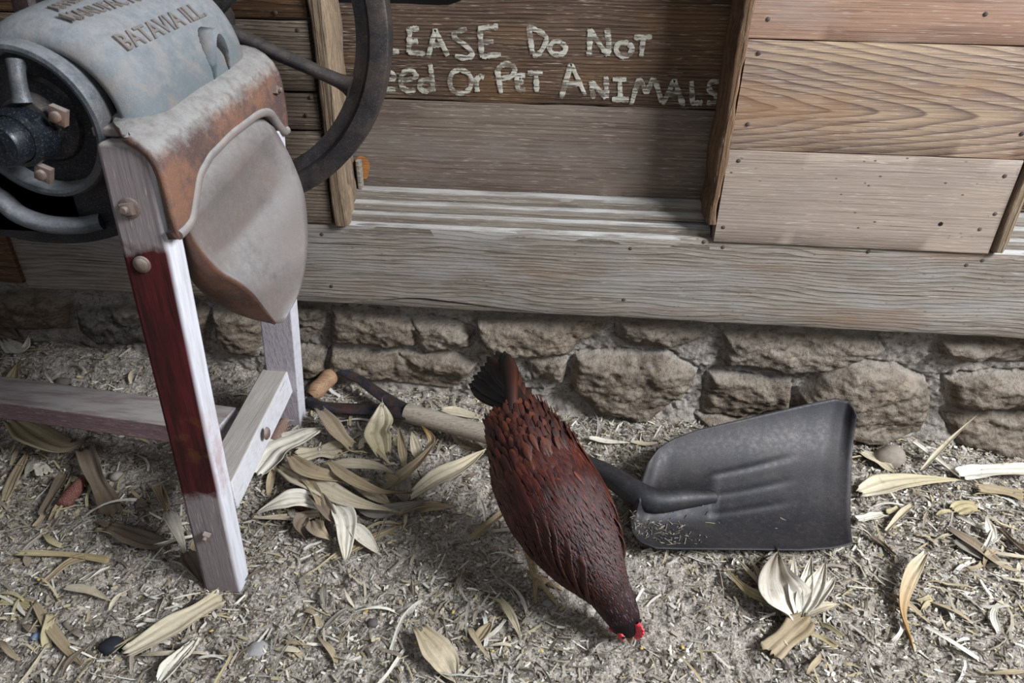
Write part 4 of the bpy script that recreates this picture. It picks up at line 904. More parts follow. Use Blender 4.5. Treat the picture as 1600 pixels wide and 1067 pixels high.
# ------------------------------------------------------------------ dry corn leaves, cobs, straw
def husk_mat():
    T = NT('dry_corn_leaf'); an = T.n('ShaderNodeAttribute'); an.attribute_name = 'tint'; uv = T.n('ShaderNodeUVMap').outputs[0]
    oi = T.n('ShaderNodeObjectInfo'); mv = T.mapv(uv, (30, 1.6, 1)); 
    f = T.noise(T.mapv(uv, (46, 1.8, 1)), 1.0, 4, .7); st = T.noise(T.mapv(uv, (3, 2.4, 1)), 1.0, 4, .6); ps = T.noise(T.pos, 60, 3, .6)
    c = T.mix(T.mr(f, .45, .66, 0, .75), an.outputs['Color'], T.mix(.55, an.outputs['Color'], lin('#4f4030'))); c = T.mix(T.mr(st, .52, .68, 0, .45), c, T.mix(.5, c, lin('#8a7048')))
    c = T.mix(T.mr(ps, .58, .72, 0, .5), c, lin('#83704f')); c = T.mix(T.mr(f, .35, .2, 0, .35), c, lin('#e0dacb'))
    T.b.inputs['Subsurface Weight'].default_value = 0.0
    return T.done(c, .75, T.bump(f, .7, .0012), spec=.2)
m_husk = husk_mat()
def ribbon(P, W, roll=0.0, curl=.5, twist=0.0, prof='leaf', nx=7, seed=0, wave=.15, pleat=0.0):
    """leaf blade along P, W wide, arched across by curl (radians), rolled about its length"""
    n = len(P); rows = []; fx = lambda a, b: float(vnoise(np.array([a]), np.array([b]), 400+seed)[0])
    for i, p in enumerate(P):
        t = i/(n-1); d = P[min(i+1, n-1)]-P[max(i-1, 0)]; d = d/(np.linalg.norm(d)+1e-9)
        sd = np.cross(d, up); sd /= np.linalg.norm(sd)+1e-9; nn = np.cross(sd, d); r = roll+twist*t
        if pleat: r += .5*fx(t*2.2, 3.1)
        s2 = sd*math.cos(r)+nn*math.sin(r); n2 = -sd*math.sin(r)+nn*math.cos(r)
        if prof == 'leaf': w_ = W*(min(1, .45+t*2.4) if t < .35 else 1)*(1-max(0, (t-.30)/.70)**1.7)+W*.02
        elif prof == 'taper': w_ = W*(1-t)**.6*(.75+.25*min(1, t*6)) + W*.04
        elif prof == 'spear': w_ = W*(.45+.55*min(1, t*3))*(1 if t < .5 else (1-((t-.5)/.5)**1.6)) + W*.02
        else: w_ = W*(1+.10*math.sin(9*t+seed))
        if pleat: w_ *= 1+.22*fx(t*4, 9.7)
        cu = curl*(1+1.0*fx(t*2.6, 5.5)) if pleat else curl
        row = []
        for j, q in enumerate(np.linspace(-1, 1, nx)):
            wv = wave*W*.35*math.sin(7*t+seed*1.7+q*1.3)*q
            if pleat: wv += W*pleat*(.07*math.sin(q*9+seed+2*fx(t*2, .5))+.09*fx(t*5+.2, q*3.0)+.05*((j % 2)*2-1)*fx(j*1.7+.3, t*3))
            if curl: R = w_/max(.05, 2*abs(cu)); a = q*abs(cu); v = p+s2*R*math.sin(a)+n2*(R*(1-math.cos(a))*(1 if curl > 0 else -1)+wv*.6)
            else: v = p+s2*q*w_*.5+n2*wv
            if pleat:      # frayed, uneven ends
                if i == n-1: v = v+d*W*.5*fx(j*.9, 1.1)
                if i == 0: v = v-d*W*.4*fx(j*1.3, 7.1)
            row.append(v)
        rows.append(row)
    return rows
HC = {'white': ('#e0dacd', '#cfc7b6'), 'pale': ('#ccc1aa', '#b9ad94'), 'tan': ('#ad9d82', '#96856a'), 'yellow': ('#b9ad8a', '#a39470'), 'brown': ('#7d7062', '#63574a'), 'grey': ('#9a948a', '#867f75'), 'gold': ('#ab8140', '#855f2e')}
HUSKS = []
def husk(pts, wpx, col, label, roll=0.0, curl=.6, prof='leaf', twist=0.0, h=None, name='corn_husk', wave=.15, col2=None, split=0, group=None):
    hs = h or [.012]*len(pts)
    P0 = [gp(x, y, q) for (x, y), q in zip(pts, hs)]
    n = 26; P = smooth_path(P0, n); mid = P0[len(P0)//2]; dep = (mid-CAM) @ _F; W = wpx*dep/F_PX*1.32
    a, b = (L_(x) for x in HC[col]); e = L_(HC[col2][0]) if col2 else b
    s_ = len(HUSKS); mb = MB()
    R = random.Random(s_)
    rows = ribbon(P, W, roll, curl, twist, prof, 13, s_, wave, 1.0 if 'husk' in name else .35)
    cols = [tuple((a*(1-i/(n-1))+e*(i/(n-1)))*(1+R.uniform(-.06, .06))*(.9 if j % 3 == 0 else 1.0)) for i in range(n) for j in range(13)]
    if split:     # frayed into strips towards its end
        rows = np.array(rows); k0 = int(n*.35)
        for j in range(13):
            for i in range(k0, n): rows[i][j] += np.array([R.uniform(-.001, .001), 0, .010*math.sin(j*1.9)*((i-k0)/(n-k0))])
    mb.grid(rows, col=cols)
    # keep clear of the dirt
    V = np.array(mb.v); g = gh_base(V[:, 0], V[:, 1]); V[:, 2] = np.maximum(V[:, 2], g+.001+.002*(V[:, 2]-g)); mb.v = [tuple(v) for v in V]
    o = obj(name, mb, m_husk, solid=.0006, angle=0); tag(o, label, 'corn husk' if 'husk' in name else 'corn leaf', group); HUSKS.append(o); return o
husk([(398, 742), (430, 705), (470, 685), (508, 668)], 50, 'white', 'large smooth white corn husk reaching out from behind the wooden crossbar', h=[.02, .03, .03, .035], curl=.5, wave=.05)
husk([(462, 713), (500, 706), (534, 702)], 26, 'pale', 'short pale flat husk just right of the large white one', curl=.3, prof='strip')
husk([(547, 702), (522, 672), (497, 641)], 24, 'tan', 'brown-striped bundled husk standing up towards the shovel grip', h=[.01, .04, .06], curl=1.3, col2='brown', prof='strip')
husk([(600, 712), (592, 680), (597, 655), (597, 629)], 36, 'yellow', 'upright rounded pale-yellow husk below the metal shovel strap', h=[.01, .035, .055, .07], curl=.7, prof='spear', col2='pale')
husk([(632, 728), (628, 700), (624, 668)], 11, 'tan', 'narrow tan husk strip, first right of the upright yellow husk', h=[.01, .03, .045], curl=.8, prof='spear')
husk([(656, 722), (650, 700), (643, 674)], 13, 'pale', 'narrow pale husk strip below the wooden shovel handle', h=[.01, .03, .045], curl=.8, prof='spear')
husk([(650, 728), (668, 708), (676, 688), (660, 666)], 17, 'white', 'curled white-edged husk bent like a hook below the shovel handle', h=[.01, .03, .045, .05], curl=1.1, col2='gold', roll=.4)
husk([(439, 730), (485, 752), (545, 782), (618, 800)], 34, 'pale', 'longest pale ribbed leaf crossing the husk pile beside the sheller leg', h=[.03, .045, .045, .03], curl=.6, prof='leaf', wave=.08)
husk([(452, 712), (480, 735), (530, 748), (582, 750)], 24, 'tan', 'tan husk arching over the longest leaf of the pile', h=[.03, .055, .05, .035], curl=.7)
husk([(500, 728), (545, 728), (590, 732), (622, 742)], 22, 'pale', 'pale husk curving along the top edge of the pile', h=[.03, .05, .05, .03], curl=.7)
husk([(600, 742), (620, 752), (606, 746)], 12, 'tan', 'small looped curl of husk at the right end of the pile', h=[.04, .06, .03], curl=.5)
husk([(641, 778), (680, 752), (720, 732), (758, 704)], 28, 'pale', 'long pointed husk aiming at the hen from the pile', h=[.015, .03, .035, .045], curl=.9, prof='spear', wave=.05)
husk([(598, 766), (628, 745), (655, 722), (683, 688)], 18, 'tan', 'slender bent husk right of the pile crossing behind the pointed one', h=[.02, .04, .05, .055], curl=.9, prof='leaf')
husk([(622, 738), (630, 760), (634, 788)], 20, 'grey', 'greyish short leaf hanging down at the right end of the pile', h=[.04, .03, .01], curl=.6, prof='spear')
husk([(508, 794), (470, 780), (435, 786), (398, 804)], 26, 'white', 'bright white husk pointing left toward the near sheller leg', h=[.03, .04, .035, .015], curl=.6, prof='spear', wave=.04)
husk([(512, 800), (470, 806), (430, 808), (394, 810)], 20, 'pale', 'pale flat husk lying under the bright white one', h=[.02, .018, .014, .01], curl=.3)
husk([(522, 785), (540, 812), (541, 850), (540, 882)], 27, 'white', 'white blunt husk tip hanging straight down from the pile', h=[.04, .045, .03, .012], curl=.6, prof='leaf', wave=.04)
husk([(544, 818), (565, 838), (594, 866)], 20, 'white', 'pale husk slanting down right beside the hanging white tip', h=[.04, .03, .01], curl=.7, prof='spear')
husk([(520, 874), (555, 855), (590, 838), (628, 820)], 18, 'tan', 'tan husk strip lying under the hanging white tip', h=[.012, .015, .018, .02], curl=.4)
husk([(480, 808), (468, 822), (478, 844)], 22, 'brown', 'small brown cupped husk under the pile, left one', h=[.03, .03, .01], curl=1.3)
husk([(488, 812), (498, 832), (522, 846)], 24, 'brown', 'larger brown cupped husk under the pile beside the small one', h=[.03, .03, .01], curl=1.1, col2='tan')
husk([(480, 762), (505, 790), (522, 812), (530, 800)], 20, 'brown', 'dark brown husk sheath at the root of the pile', h=[.03, .05, .04, .02], curl=1.2, col2='brown')
husk([(545, 752), (580, 770), (612, 790)], 20, 'pale', 'pale leaf fanning right under the longest leaf', h=[.03, .03, .02], curl=.5, prof='spear')
husk([(556, 790), (590, 800), (628, 794), (668, 782)], 20, 'grey', 'grey-tan leaf spreading right out from under the pile', h=[.02, .02, .02, .02], curl=.5)
husk([(622, 802), (660, 790), (712, 792)], 15, 'tan', 'thin flat husk pointing at the hen low on the dirt', h=[.02, .015, .008], curl=.4, prof='spear')
husk([(470, 745), (490, 765), (505, 800), (500, 830)], 15, 'tan', 'curved tan strip falling forward over the cupped husks', h=[.04, .05, .045, .02], curl=.9)
husk([(512, 720), (540, 745), (590, 768), (640, 770)], 18, 'tan', 'tan strip slanting through the middle of the pile', h=[.05, .06, .05, .03], curl=.8)
husk([(560, 700), (575, 690), (600, 712)], 14, 'pale', 'short pale scrap between the upright husks', h=[.01, .02, .01])
husk([(710, 665), (730, 690), (755, 702)], 26, 'tan', 'flat tan leaf lying under the wooden shovel handle', h=[.006, .006, .006], curl=.2)
husk([(690, 640), (725, 646), (760, 655)], 14, 'pale', 'greenish-pale leaf strip lying behind the shovel handle', h=[.01, .01, .01], curl=.3)
husk([(655, 982), (680, 1015), (700, 1042), (712, 1066)], 38, 'tan', 'triangular dusty husk at the bottom edge, below the hen tail side', h=[.025, .022, .012, .008], curl=.6, prof='spear', col2='pale')
# left
husk([(18, 655), (60, 685), (105, 700), (138, 684)], 40, 'yellow', 'broad yellowish leaf drooping under the long stretcher rail', h=[.05, .045, .04, .03], curl=.5, prof='leaf', wave=.05, col2='brown')
husk([(132, 700), (150, 745), (165, 775), (178, 806)], 24, 'brown', 'dark brown stalk-like leaf standing below the yellowish leaf', h=[.035, .03, .02, .01], curl=1.0, prof='strip')
husk([(8, 782), (25, 740), (46, 702)], 16, 'tan', 'tan leaf strip near the left edge below the rail', h=[.01, .012, .015], curl=.5, prof='leaf')
husk([(168, 822), (205, 836), (240, 848), (270, 848)], 32, 'brown', 'flat brown leaf piece with pointed end left of the near sheller leg', h=[.02, .02, .02, .02], curl=.2, prof='spear')
husk([(198, 1022), (245, 995), (295, 965), (344, 936)], 26, 'pale', 'thick pale husk stalk pointing to the foot of the near sheller leg', h=[.02, .025, .03, .03], curl=.7, prof='strip', wave=.05)
husk([(250, 1066), (280, 1030), (312, 998)], 24, 'white', 'frayed white husk cut by the bottom edge left of centre', h=[.02, .025, .03], curl=.9, prof='leaf', split=1)
husk([(26, 866), (70, 868), (120, 870), (170, 877)], 12, 'yellow', 'long straight yellowish corn stalk at the far left', h=[.014, .014, .014, .014], curl=1.5, prof='strip', name='corn_stalk', wave=0)
husk([(262, 800), (272, 820), (292, 868)], 20, 'white', 'white curled husk leaning against the near sheller leg', h=[.05, .045, .02], curl=.9, prof='leaf')
husk([(290, 862), (302, 885), (318, 912)], 24, 'brown', 'dark brown husk tucked behind the foot of the near leg', h=[.03, .025, .01], curl=.9, prof='leaf')
husk([(262, 790), (245, 760), (262, 806)], 14, 'tan', 'bent tan husk scrap left of the near leg', h=[.01, .03, .02])
husk([(68, 912), (105, 880), (135, 870)], 13, 'tan', 'tan strip crossing under the yellowish stalk', h=[.012, .014, .016], curl=.3, prof='strip')
husk([(122, 910), (148, 898), (170, 886)], 16, 'white', 'small white twisted husk left of the near leg', h=[.01, .02, .022], twist=1.2)
husk([(100, 918), (140, 924), (172, 938)], 13, 'pale', 'pale leaf curl at the left, in front of the brown leaf piece', h=[.01, .018, .014], curl=.9)
husk([(52, 940), (82, 985), (110, 1020), (130, 1040)], 14, 'tan', 'long tan strip running down to the bottom left corner', h=[.01, .014, .012, .01], curl=.4)
husk([(0, 938), (25, 940), (48, 946)], 12, 'yellow', 'yellow-tan flat strip entering from the left edge', h=[.01, .01, .01], curl=.2, prof='strip')
husk([(5, 530), (25, 548), (40, 545), (46, 524)], 22, 'white', 'white curled husk against the stones at the far left', h=[.01, .02, .03, .045], curl=1.0)
husk([(-12, 500), (8, 520), (30, 528)], 30, 'brown', 'dark brown cupped husk against the stones at the far left', h=[.05, .04, .03], curl=1.0)
husk([(52, 532), (85, 530), (128, 534)], 13, 'grey', 'grey-green leaf lying along the foot of the dark stone', h=[.012, .014, .012], curl=.4, prof='leaf')
husk([(0, 588), (15, 575), (30, 560)], 18, 'tan', 'tan scrap behind the stretcher rail at the left edge', h=[.01, .02, .02])
husk([(40, 735), (60, 728), (70, 740)], 16, 'white', 'small torn white husk square below the stretcher rail', h=[.01, .012, .01], curl=.2, prof='strip')
husk([(68, 805), (85, 770), (102, 740)], 14, 'brown', 'brown stalk slanting beside the broken red cob', h=[.014, .018, .02], curl=1.4, prof='strip', name='corn_stalk')
husk([(78, 812), (98, 780), (112, 742)], 9, 'tan', 'thin grey-brown stalk touching the broken red cob', h=[.01, .014, .018], curl=1.2, prof='leaf', name='corn_stalk')
# right of and below the shovel
husk([(1240, 964), (1222, 928), (1214, 898), (1216, 862)], 62, 'white', 'largest white-brown husk standing under the front edge of the shovel', h=[.01, .03, .035, .03], curl=.9, prof='leaf', col2='brown', wave=.05)
fan = [((1246, 962), (1242, 915), (1240, 868)), ((1250, 960), (1258, 915), (1268, 870)), ((1254, 958), (1275, 915), (1290, 878)), ((1256, 955), (1288, 925), (1305, 900)), ((1240, 958), (1215, 935), (1190, 915)), ((1232, 955), (1195, 910), (1170, 870)), ((1228, 950), (1180, 905), (1148, 868)), ((1222, 945), (1170, 925), (1130, 885)), ((1258, 960), (1290, 948), (1310, 945))]
fl_ = ['white narrow blade rising in the middle of the husk fan', 'white blade of the husk fan right of the middle', 'broad white blade leaning right in the husk fan', 'short white blade low at the right of the husk fan', 'thin tan blade tucked left in the husk fan', 'long pale blade leaning left in the husk fan', 'longest blade sweeping far left from the husk fan', 'yellowish blade lying lowest on the left of the husk fan', 'flat pale blade lying lowest on the right of the husk fan']
for k, (f_, lb) in enumerate(zip(fan, fl_)): husk(list(f_), (18, 20, 24, 18, 12, 13, 11, 13, 16)[k], ('white', 'white', 'white', 'white', 'tan', 'pale', 'pale', 'yellow', 'pale')[k], lb, h=[.01, .035, .03] if k < 4 else [.01, .022, .015], curl=.8, prof='leaf')
husk([(1446, 866), (1422, 900), (1408, 950), (1425, 1010)], 20, 'pale', 'twisted husk curl with golden lower tip lying on bare dirt at the right', h=[.03, .03, .02, .006], curl=1.2, col2='gold', twist=.9, prof='leaf')
husk([(1202, 1020), (1235, 990), (1262, 966)], 28, 'tan', 'flat striped tan leaf piece in front of the husk fan', h=[.015, .02, .02], curl=.3, prof='strip')
husk([(1262, 988), (1285, 1000), (1306, 1012)], 10, 'yellow', 'short yellowish stalk in front of the husk fan', h=[.01, .01, .01], curl=1.4, prof='strip', name='corn_stalk')
husk([(1344, 770), (1390, 757), (1440, 750), (1500, 750)], 30, 'pale', 'broad yellowish husk lying right of the shovel tip', h=[.02, .025, .028, .02], curl=.5, prof='leaf', col2='yellow', wave=.05)
husk([(1500, 742), (1550, 738), (1610, 738)], 24, 'white', 'white split husk running off the right edge near the stones', h=[.02, .02, .025], curl=.6, prof='strip')
husk([(1528, 762), (1565, 768), (1600, 776)], 18, 'tan', 'tan flat leaf piece below the white split husk', h=[.015, .015, .015], curl=.2, prof='strip')
husk([(1425, 690), (1460, 716), (1500, 746)], 8, 'white', 'thin white stick leaning down right beside the stones', h=[.04, .025, .012], curl=1.4, prof='strip', name='corn_stalk', wave=0)
husk([(1438, 736), (1480, 692), (1527, 648)], 7, 'pale', 'thin stick propped up against the stones at the right', h=[.01, .06, .11], curl=1.5, prof='leaf', name='corn_stalk', wave=0)
husk([(1340, 812), (1360, 808), (1380, 804)], 13, 'white', 'short white husk poking from under the shovel tip', h=[.02, .018, .015], curl=.7, prof='strip')
husk([(1482, 825), (1520, 850), (1560, 880), (1590, 892)], 20, 'brown', 'long brown leaf slanting down at the right edge', h=[.012, .014, .016, .012], curl=.5, prof='leaf', col2='tan')
husk([(1490, 845), (1530, 868), (1585, 890)], 14, 'grey', 'grey leaf lying beside the long brown one at the right', h=[.01, .012, .012], curl=.4)
husk([(1494, 800), (1512, 792), (1530, 796)], 22, 'yellow', 'torn yellowish husk scrap at the right below the tan piece', h=[.015, .02, .015], curl=.3, prof='strip')
husk([(1552, 846), (1546, 825), (1540, 806)], 13, 'white', 'small white upright husk point near the right edge', h=[.01, .025, .035], curl=.8, prof='leaf')
husk([(1345, 705), (1375, 722), (1400, 738)], 24, 'pale', 'pale flat husk beside the shovel tip close to the stones', h=[.015, .015, .012], curl=.4)
husk([(1560, 828), (1585, 850), (1605, 866)], 11, 'brown', 'round brown stalk at the right edge', h=[.012, .012, .012], curl=1.5, prof='strip', name='corn_stalk')
husk([(1385, 830), (1405, 805), (1425, 790)], 10, 'pale', 'narrow pale stalk right of the shovel edge', h=[.012, .015, .015], curl=1.4, prof='strip', name='corn_stalk')
husk([(1350, 830), (1375, 850), (1398, 870)], 9, 'brown', 'reddish-brown stalk slanting away from the shovel corner', h=[.012, .01, .01], curl=1.5, prof='strip', name='corn_stalk')
husk([(1560, 990), (1552, 960), (1566, 935)], 9, 'white', 'thin white husk strip lying alone at the lower right', h=[.008, .01, .008])
husk([(738, 842), (765, 818), (792, 800)], 13, 'tan', 'shaded tan stalk lying left of the hen', h=[.01, .012, .012], curl=1.2, prof='strip', name='corn_stalk')
husk([(780, 935), (800, 965), (815, 1000)], 13, 'pale', 'thin pale husk curl left of the hen foot', h=[.01, .014, .01], curl=.8)
husk([(742, 1006), (758, 985), (768, 972)], 18, 'tan', 'tan torn husk piece in the lower middle', h=[.012, .016, .012])
husk([(985, 690), (1010, 694), (1035, 690)], 7, 'pale', 'thin pale strip behind the shovel socket', h=[.012, .01, .01])
husk([(920, 684), (950, 690), (985, 692)], 9, 'white', 'slim white leaf lying behind the hen and shovel socket', h=[.015, .012, .010], curl=.5)
# small torn husk scraps scattered among the chaff
scraps = []
HR = random.Random(77); nsc = 0
while nsc < 150:
    x, y = HR.uniform(-1.3, 1.15), HR.uniform(.64, 1.46)
    v_ = np.array([x, y, 0])-CAM; dd_ = v_ @ _F
    if abs(F_PX*(v_ @ _R)/dd_) > 790 or abs(F_PX*(v_ @ _U)/dd_) > 525: continue
    if (.03 < x < .42 and y < 1.05) or (.15 < x < .75 and 1.03 < y < 1.45): continue
    if x > -.25 and x < .45 and HR.random() < .6: continue
    if nsc > 90 and not (x < -.1 or x > .5): continue
    k = nsc % 20
    if k >= len(scraps):
        L, W = (HR.uniform(.03, .085), HR.uniform(.009, .019)) if k % 2 else (HR.uniform(.08, .15), HR.uniform(.006, .012)); c = L_(HR.choice([HC[q][0] for q in ('white', 'pale', 'tan', 'pale', 'grey', 'brown', 'yellow')])); P = [np.array([L*(t-.5), .12*L*math.sin(3*t+k), .10*L*math.sin(3.1*t)]) for t in np.linspace(0, 1, 12)]
        mb = MB().grid(ribbon(P, W, 0, HR.uniform(.3, 1.1), 0, HR.choice(['leaf', 'spear', 'strip']), 9, k+50, .1, 1.0), col=[tuple(c*(1+HR.uniform(-.1, .1))) for _ in range(12*9)])
        o = obj('husk_scrap', mb, m_husk, solid=.0005, angle=0, origin=(0, 0, 0)); scraps.append(o)
    else: o = scraps[k].copy(); COL.objects.link(o)
    o.location = (x, y, ghb(x, y)+HR.uniform(.005, .011)); o.rotation_euler = (HR.gauss(0, .3), HR.gauss(0, .15), HR.uniform(0, 6.28)); q_ = HR.uniform(.6, 1.2); o.scale = (q_, q_, q_)
    tag(o, 'small torn scrap of dry corn husk lying among the chaff', 'corn husk', 'small husk scraps among the chaff'); nsc += 1
m_kernel = plain('yellow_kernel', lin('#b99a50'), lin('#cfb468'), 200, .45)
# cobs
def cob(p0, p1, r, label, col=('#6a3a34', '#8a5a50')):
    p0 = np.array(p0); p1 = np.array(p1); n = 34; rows = []; ax_ = (p1-p0)/np.linalg.norm(p1-p0); a = np.cross(ax_, up); a /= np.linalg.norm(a); b = np.cross(a, ax_); cols = []
    for i in range(n):
        t = i/(n-1); rr = r*(.72+.28*math.sin(math.pi*min(1, t*.9+.2)))*(0.0 if i in () else 1)
        row = []
        for j in range(32):
            q = 2*math.pi*j/32; bump_ = 1+.13*(math.sin(j*math.pi/2)*math.sin(i*math.pi/1.5))+.05*math.sin(i*7.3+j*3.1)
            row.append(p0+(p1-p0)*t+rr*bump_*(math.cos(q)*a+math.sin(q)*b)); cols.append(tuple(L_(col[(i+j) % 2])))
        rows.append(row)
    mb = MB().grid(rows, closev=True, col=cols); mb.f.append(tuple(range(32))); mb.f.append(tuple((n-1)*32+k for k in reversed(range(32))))
    T = NT('red_cob_chaff'); an = T.n('ShaderNodeAttribute'); an.attribute_name = 'tint'; v = T.noise(T.pos, 380, 3, .7)
    m = T.done(T.mix(T.mr(v, .5, .7, 0, .7), an.outputs['Color'], lin('#b09a90')), .9, T.bump(v, .8, .003), spec=.1)
    o = obj('corn_cob', mb, m, angle=0); return tag(o, label, 'corn cob')
cob(gp(98, 790, .014), gp(132, 748, .016), .0155, 'broken reddish-brown corn cob lying below the stretcher rail')
cob(gp(440, 775, .016), gp(490, 795, .016), .017, 'dark red corn cob half hidden under the husk pile', ('#45221f', '#5a3430'))
cob(gp(428, 690, .016), gp(446, 655, .02), .016, 'brown corn cob lying behind the wooden crossbar', ('#6a5248', '#8a7468'))
# yellow corn kernels
for k, (px, py) in enumerate([(572, 954), (708, 956), (846, 1016), (1003, 1012), (1066, 1011), (768, 1016), (1441, 930), (1452, 934), (1183, 850), (806, 862), (650, 1004), (893, 1040), (1140, 1000), (1290, 1040), (60, 905), (330, 985)]):
    p = gp(px, py, .004); a = k*1.3; mb = MB().tube([p+np.array([math.cos(a), math.sin(a), 0])*t for t in (-.0042, -.0032, -.001, .0015, .0034, .0042)], [.0005, .0018, .0028, .0031, .0022, .0005], 10, flat=.7); mb.uv = [(0, 0)]*len(mb.v)
    tag(obj('corn_kernel', mb, m_kernel, angle=0), 'single small yellow corn kernel lying on the dirt', 'corn kernel', 'yellow corn kernels on the dirt')
# stones lying loose
def pebble(px, py, rpx, col, label, flat=.6, seed=0, cat='stone'):
    p = gp(px, py, 0); dep = (p-CAM) @ _F; r = rpx*dep/F_PX; R = random.Random(seed); bm = bmesh.new(); bmesh.ops.create_icosphere(bm, subdivisions=3, radius=1)
    vs = []
    for v in bm.verts:
        c = np.array(v.co[:]); k = 1+.30*float(fbm(np.array([c[0]*1.3+seed*3]), np.array([c[1]*1.3+c[2]*1.1]), seed+300, 2)[0]); vs.append(p+c*k*np.array([r, r*.8, r*flat])+np.array([0, 0, r*flat*.45]))
    mb = MB().add(vs, [tuple(v.index for v in f.verts) for f in bm.faces]); bm.free(); mb.uv = [(0, 0)]*len(mb.v)
    return tag(obj('pebble' if cat == 'stone' else 'clod', mb, plain('stone_'+col.strip('#'), tuple(x*.8 for x in lin(col)[:3])+(1,), lin(col), 90, .85), angle=60), label, cat)
pebble(403, 1017, 20, '#a29e9c', 'flat pale grey stone at the bottom, right of the near sheller leg', .35, 1)
pebble(184, 748, 11, '#8f8880', 'rounded grey pebble below the stretcher rail', .8, 2)
pebble(60, 997, 11, '#76839b', 'small bluish stone at the lower left', .7, 3)
pebble(178, 1014, 20, '#25262c', 'shiny black lump of dung at the lower left', .6, 4, 'clod')
pebble(640, 952, 13, '#9a948e', 'smooth grey pebble left of the hen on the dirt', .5, 5)
pebble(856, 944, 9, '#8f8c88', 'flat grey pebble between hen foot and head', .4, 6)
pebble(923, 990, 9, '#a8a4a0', 'small light pebble left of the hen comb', .5, 7)
pebble(941, 1003, 9, '#85807a', 'small dull pebble nearest the hen beak', .6, 8)
pebble(583, 975, 9, '#5b5552', 'small dark pebble in the straw below the husk pile', .7, 9)
pebble(1388, 722, 26, '#8a8074', 'fist-sized dusty brown stone at the foundation right of the shovel', .7, 10)
pebble(1050, 958, 9, '#98928a', 'small grey pebble right of the hen head', .6, 12)
pebble(96, 592, 12, '#6a645e', 'dark grey pebble behind the stretcher rail', .7, 13)

# loose straws: the largest ones single, the rest of the chaff as one litter
SR = random.Random(21)
def inframe(p):
    v = np.asarray(p)-CAM; d = v @ _F; return d > 0 and abs(F_PX*(v @ _R)/d) < 800 and abs(F_PX*(v @ _U)/d) < 534
def dens(x, y):
    d = .55+.9*float(vnoise(np.array([x*5.0]), np.array([y*5.0]), 55)[0])
    if x < -.05 and y < 1.1: d += .35
    if x > .45: d += .35
    if .05 < x < .40 and y < 1.02: d -= .5
    if -.35 < x < .0 and .95 < y < 1.1: d -= .2
    return d
def straw_proto(i):
    L = SR.uniform(.035, .095); W = SR.uniform(.0025, .0085); bend = SR.uniform(-.14, .14); n = 7; rows = []
    P = [np.array([L*(t-.5), bend*L*4*t*(1-t), .10*L*math.sin(3.1*t)*SR.uniform(.2, 1)]) for t in np.linspace(0, 1, n)]
    rows = ribbon(P, W, 0, (.2, 1.2, .6, 1.4)[i % 4], SR.uniform(-.6, .6), ('strip', 'spear', 'leaf', 'strip')[i % 4], 5, i, .1, .6)
    c = L_(SR.choice(['#cbc5b8', '#b5ac9a', '#a1978a', '#d6d2ca', '#948a7c', '#b9ac8c', '#8b8377']))
    mb = MB().grid(rows, col=[tuple(c*(1+SR.uniform(-.1, .1))) for _ in range(n*5)])
    return mb
first = []
count = 0
protos = [straw_proto(i) for i in range(24)]; placed = []
while count < 290:
    x, y = SR.uniform(-1.3, 1.2), SR.uniform(.62, 1.5)
    if not inframe((x, y, 0)) or SR.random() > dens(x, y): continue
    k = count % 24; z = ghb(x, y)+SR.uniform(.004, .012)
    if k >= len(first):
        o = obj('straw', protos[k], m_husk, solid=.0004, angle=0, origin=(0, 0, 0)); first.append(o)
    else: o = first[k].copy(); COL.objects.link(o)
    o.location = (x, y, z); o.rotation_euler = (SR.gauss(0, .25), SR.gauss(0, .16), SR.uniform(0, 6.283)); s_ = SR.uniform(.6, 1.15); o.scale = (s_, s_, s_)
    tag(o, 'thin loose corn straw lying flat among the chaff on the dirt floor', 'straw', 'thin straws strewn over the dirt floor'); count += 1
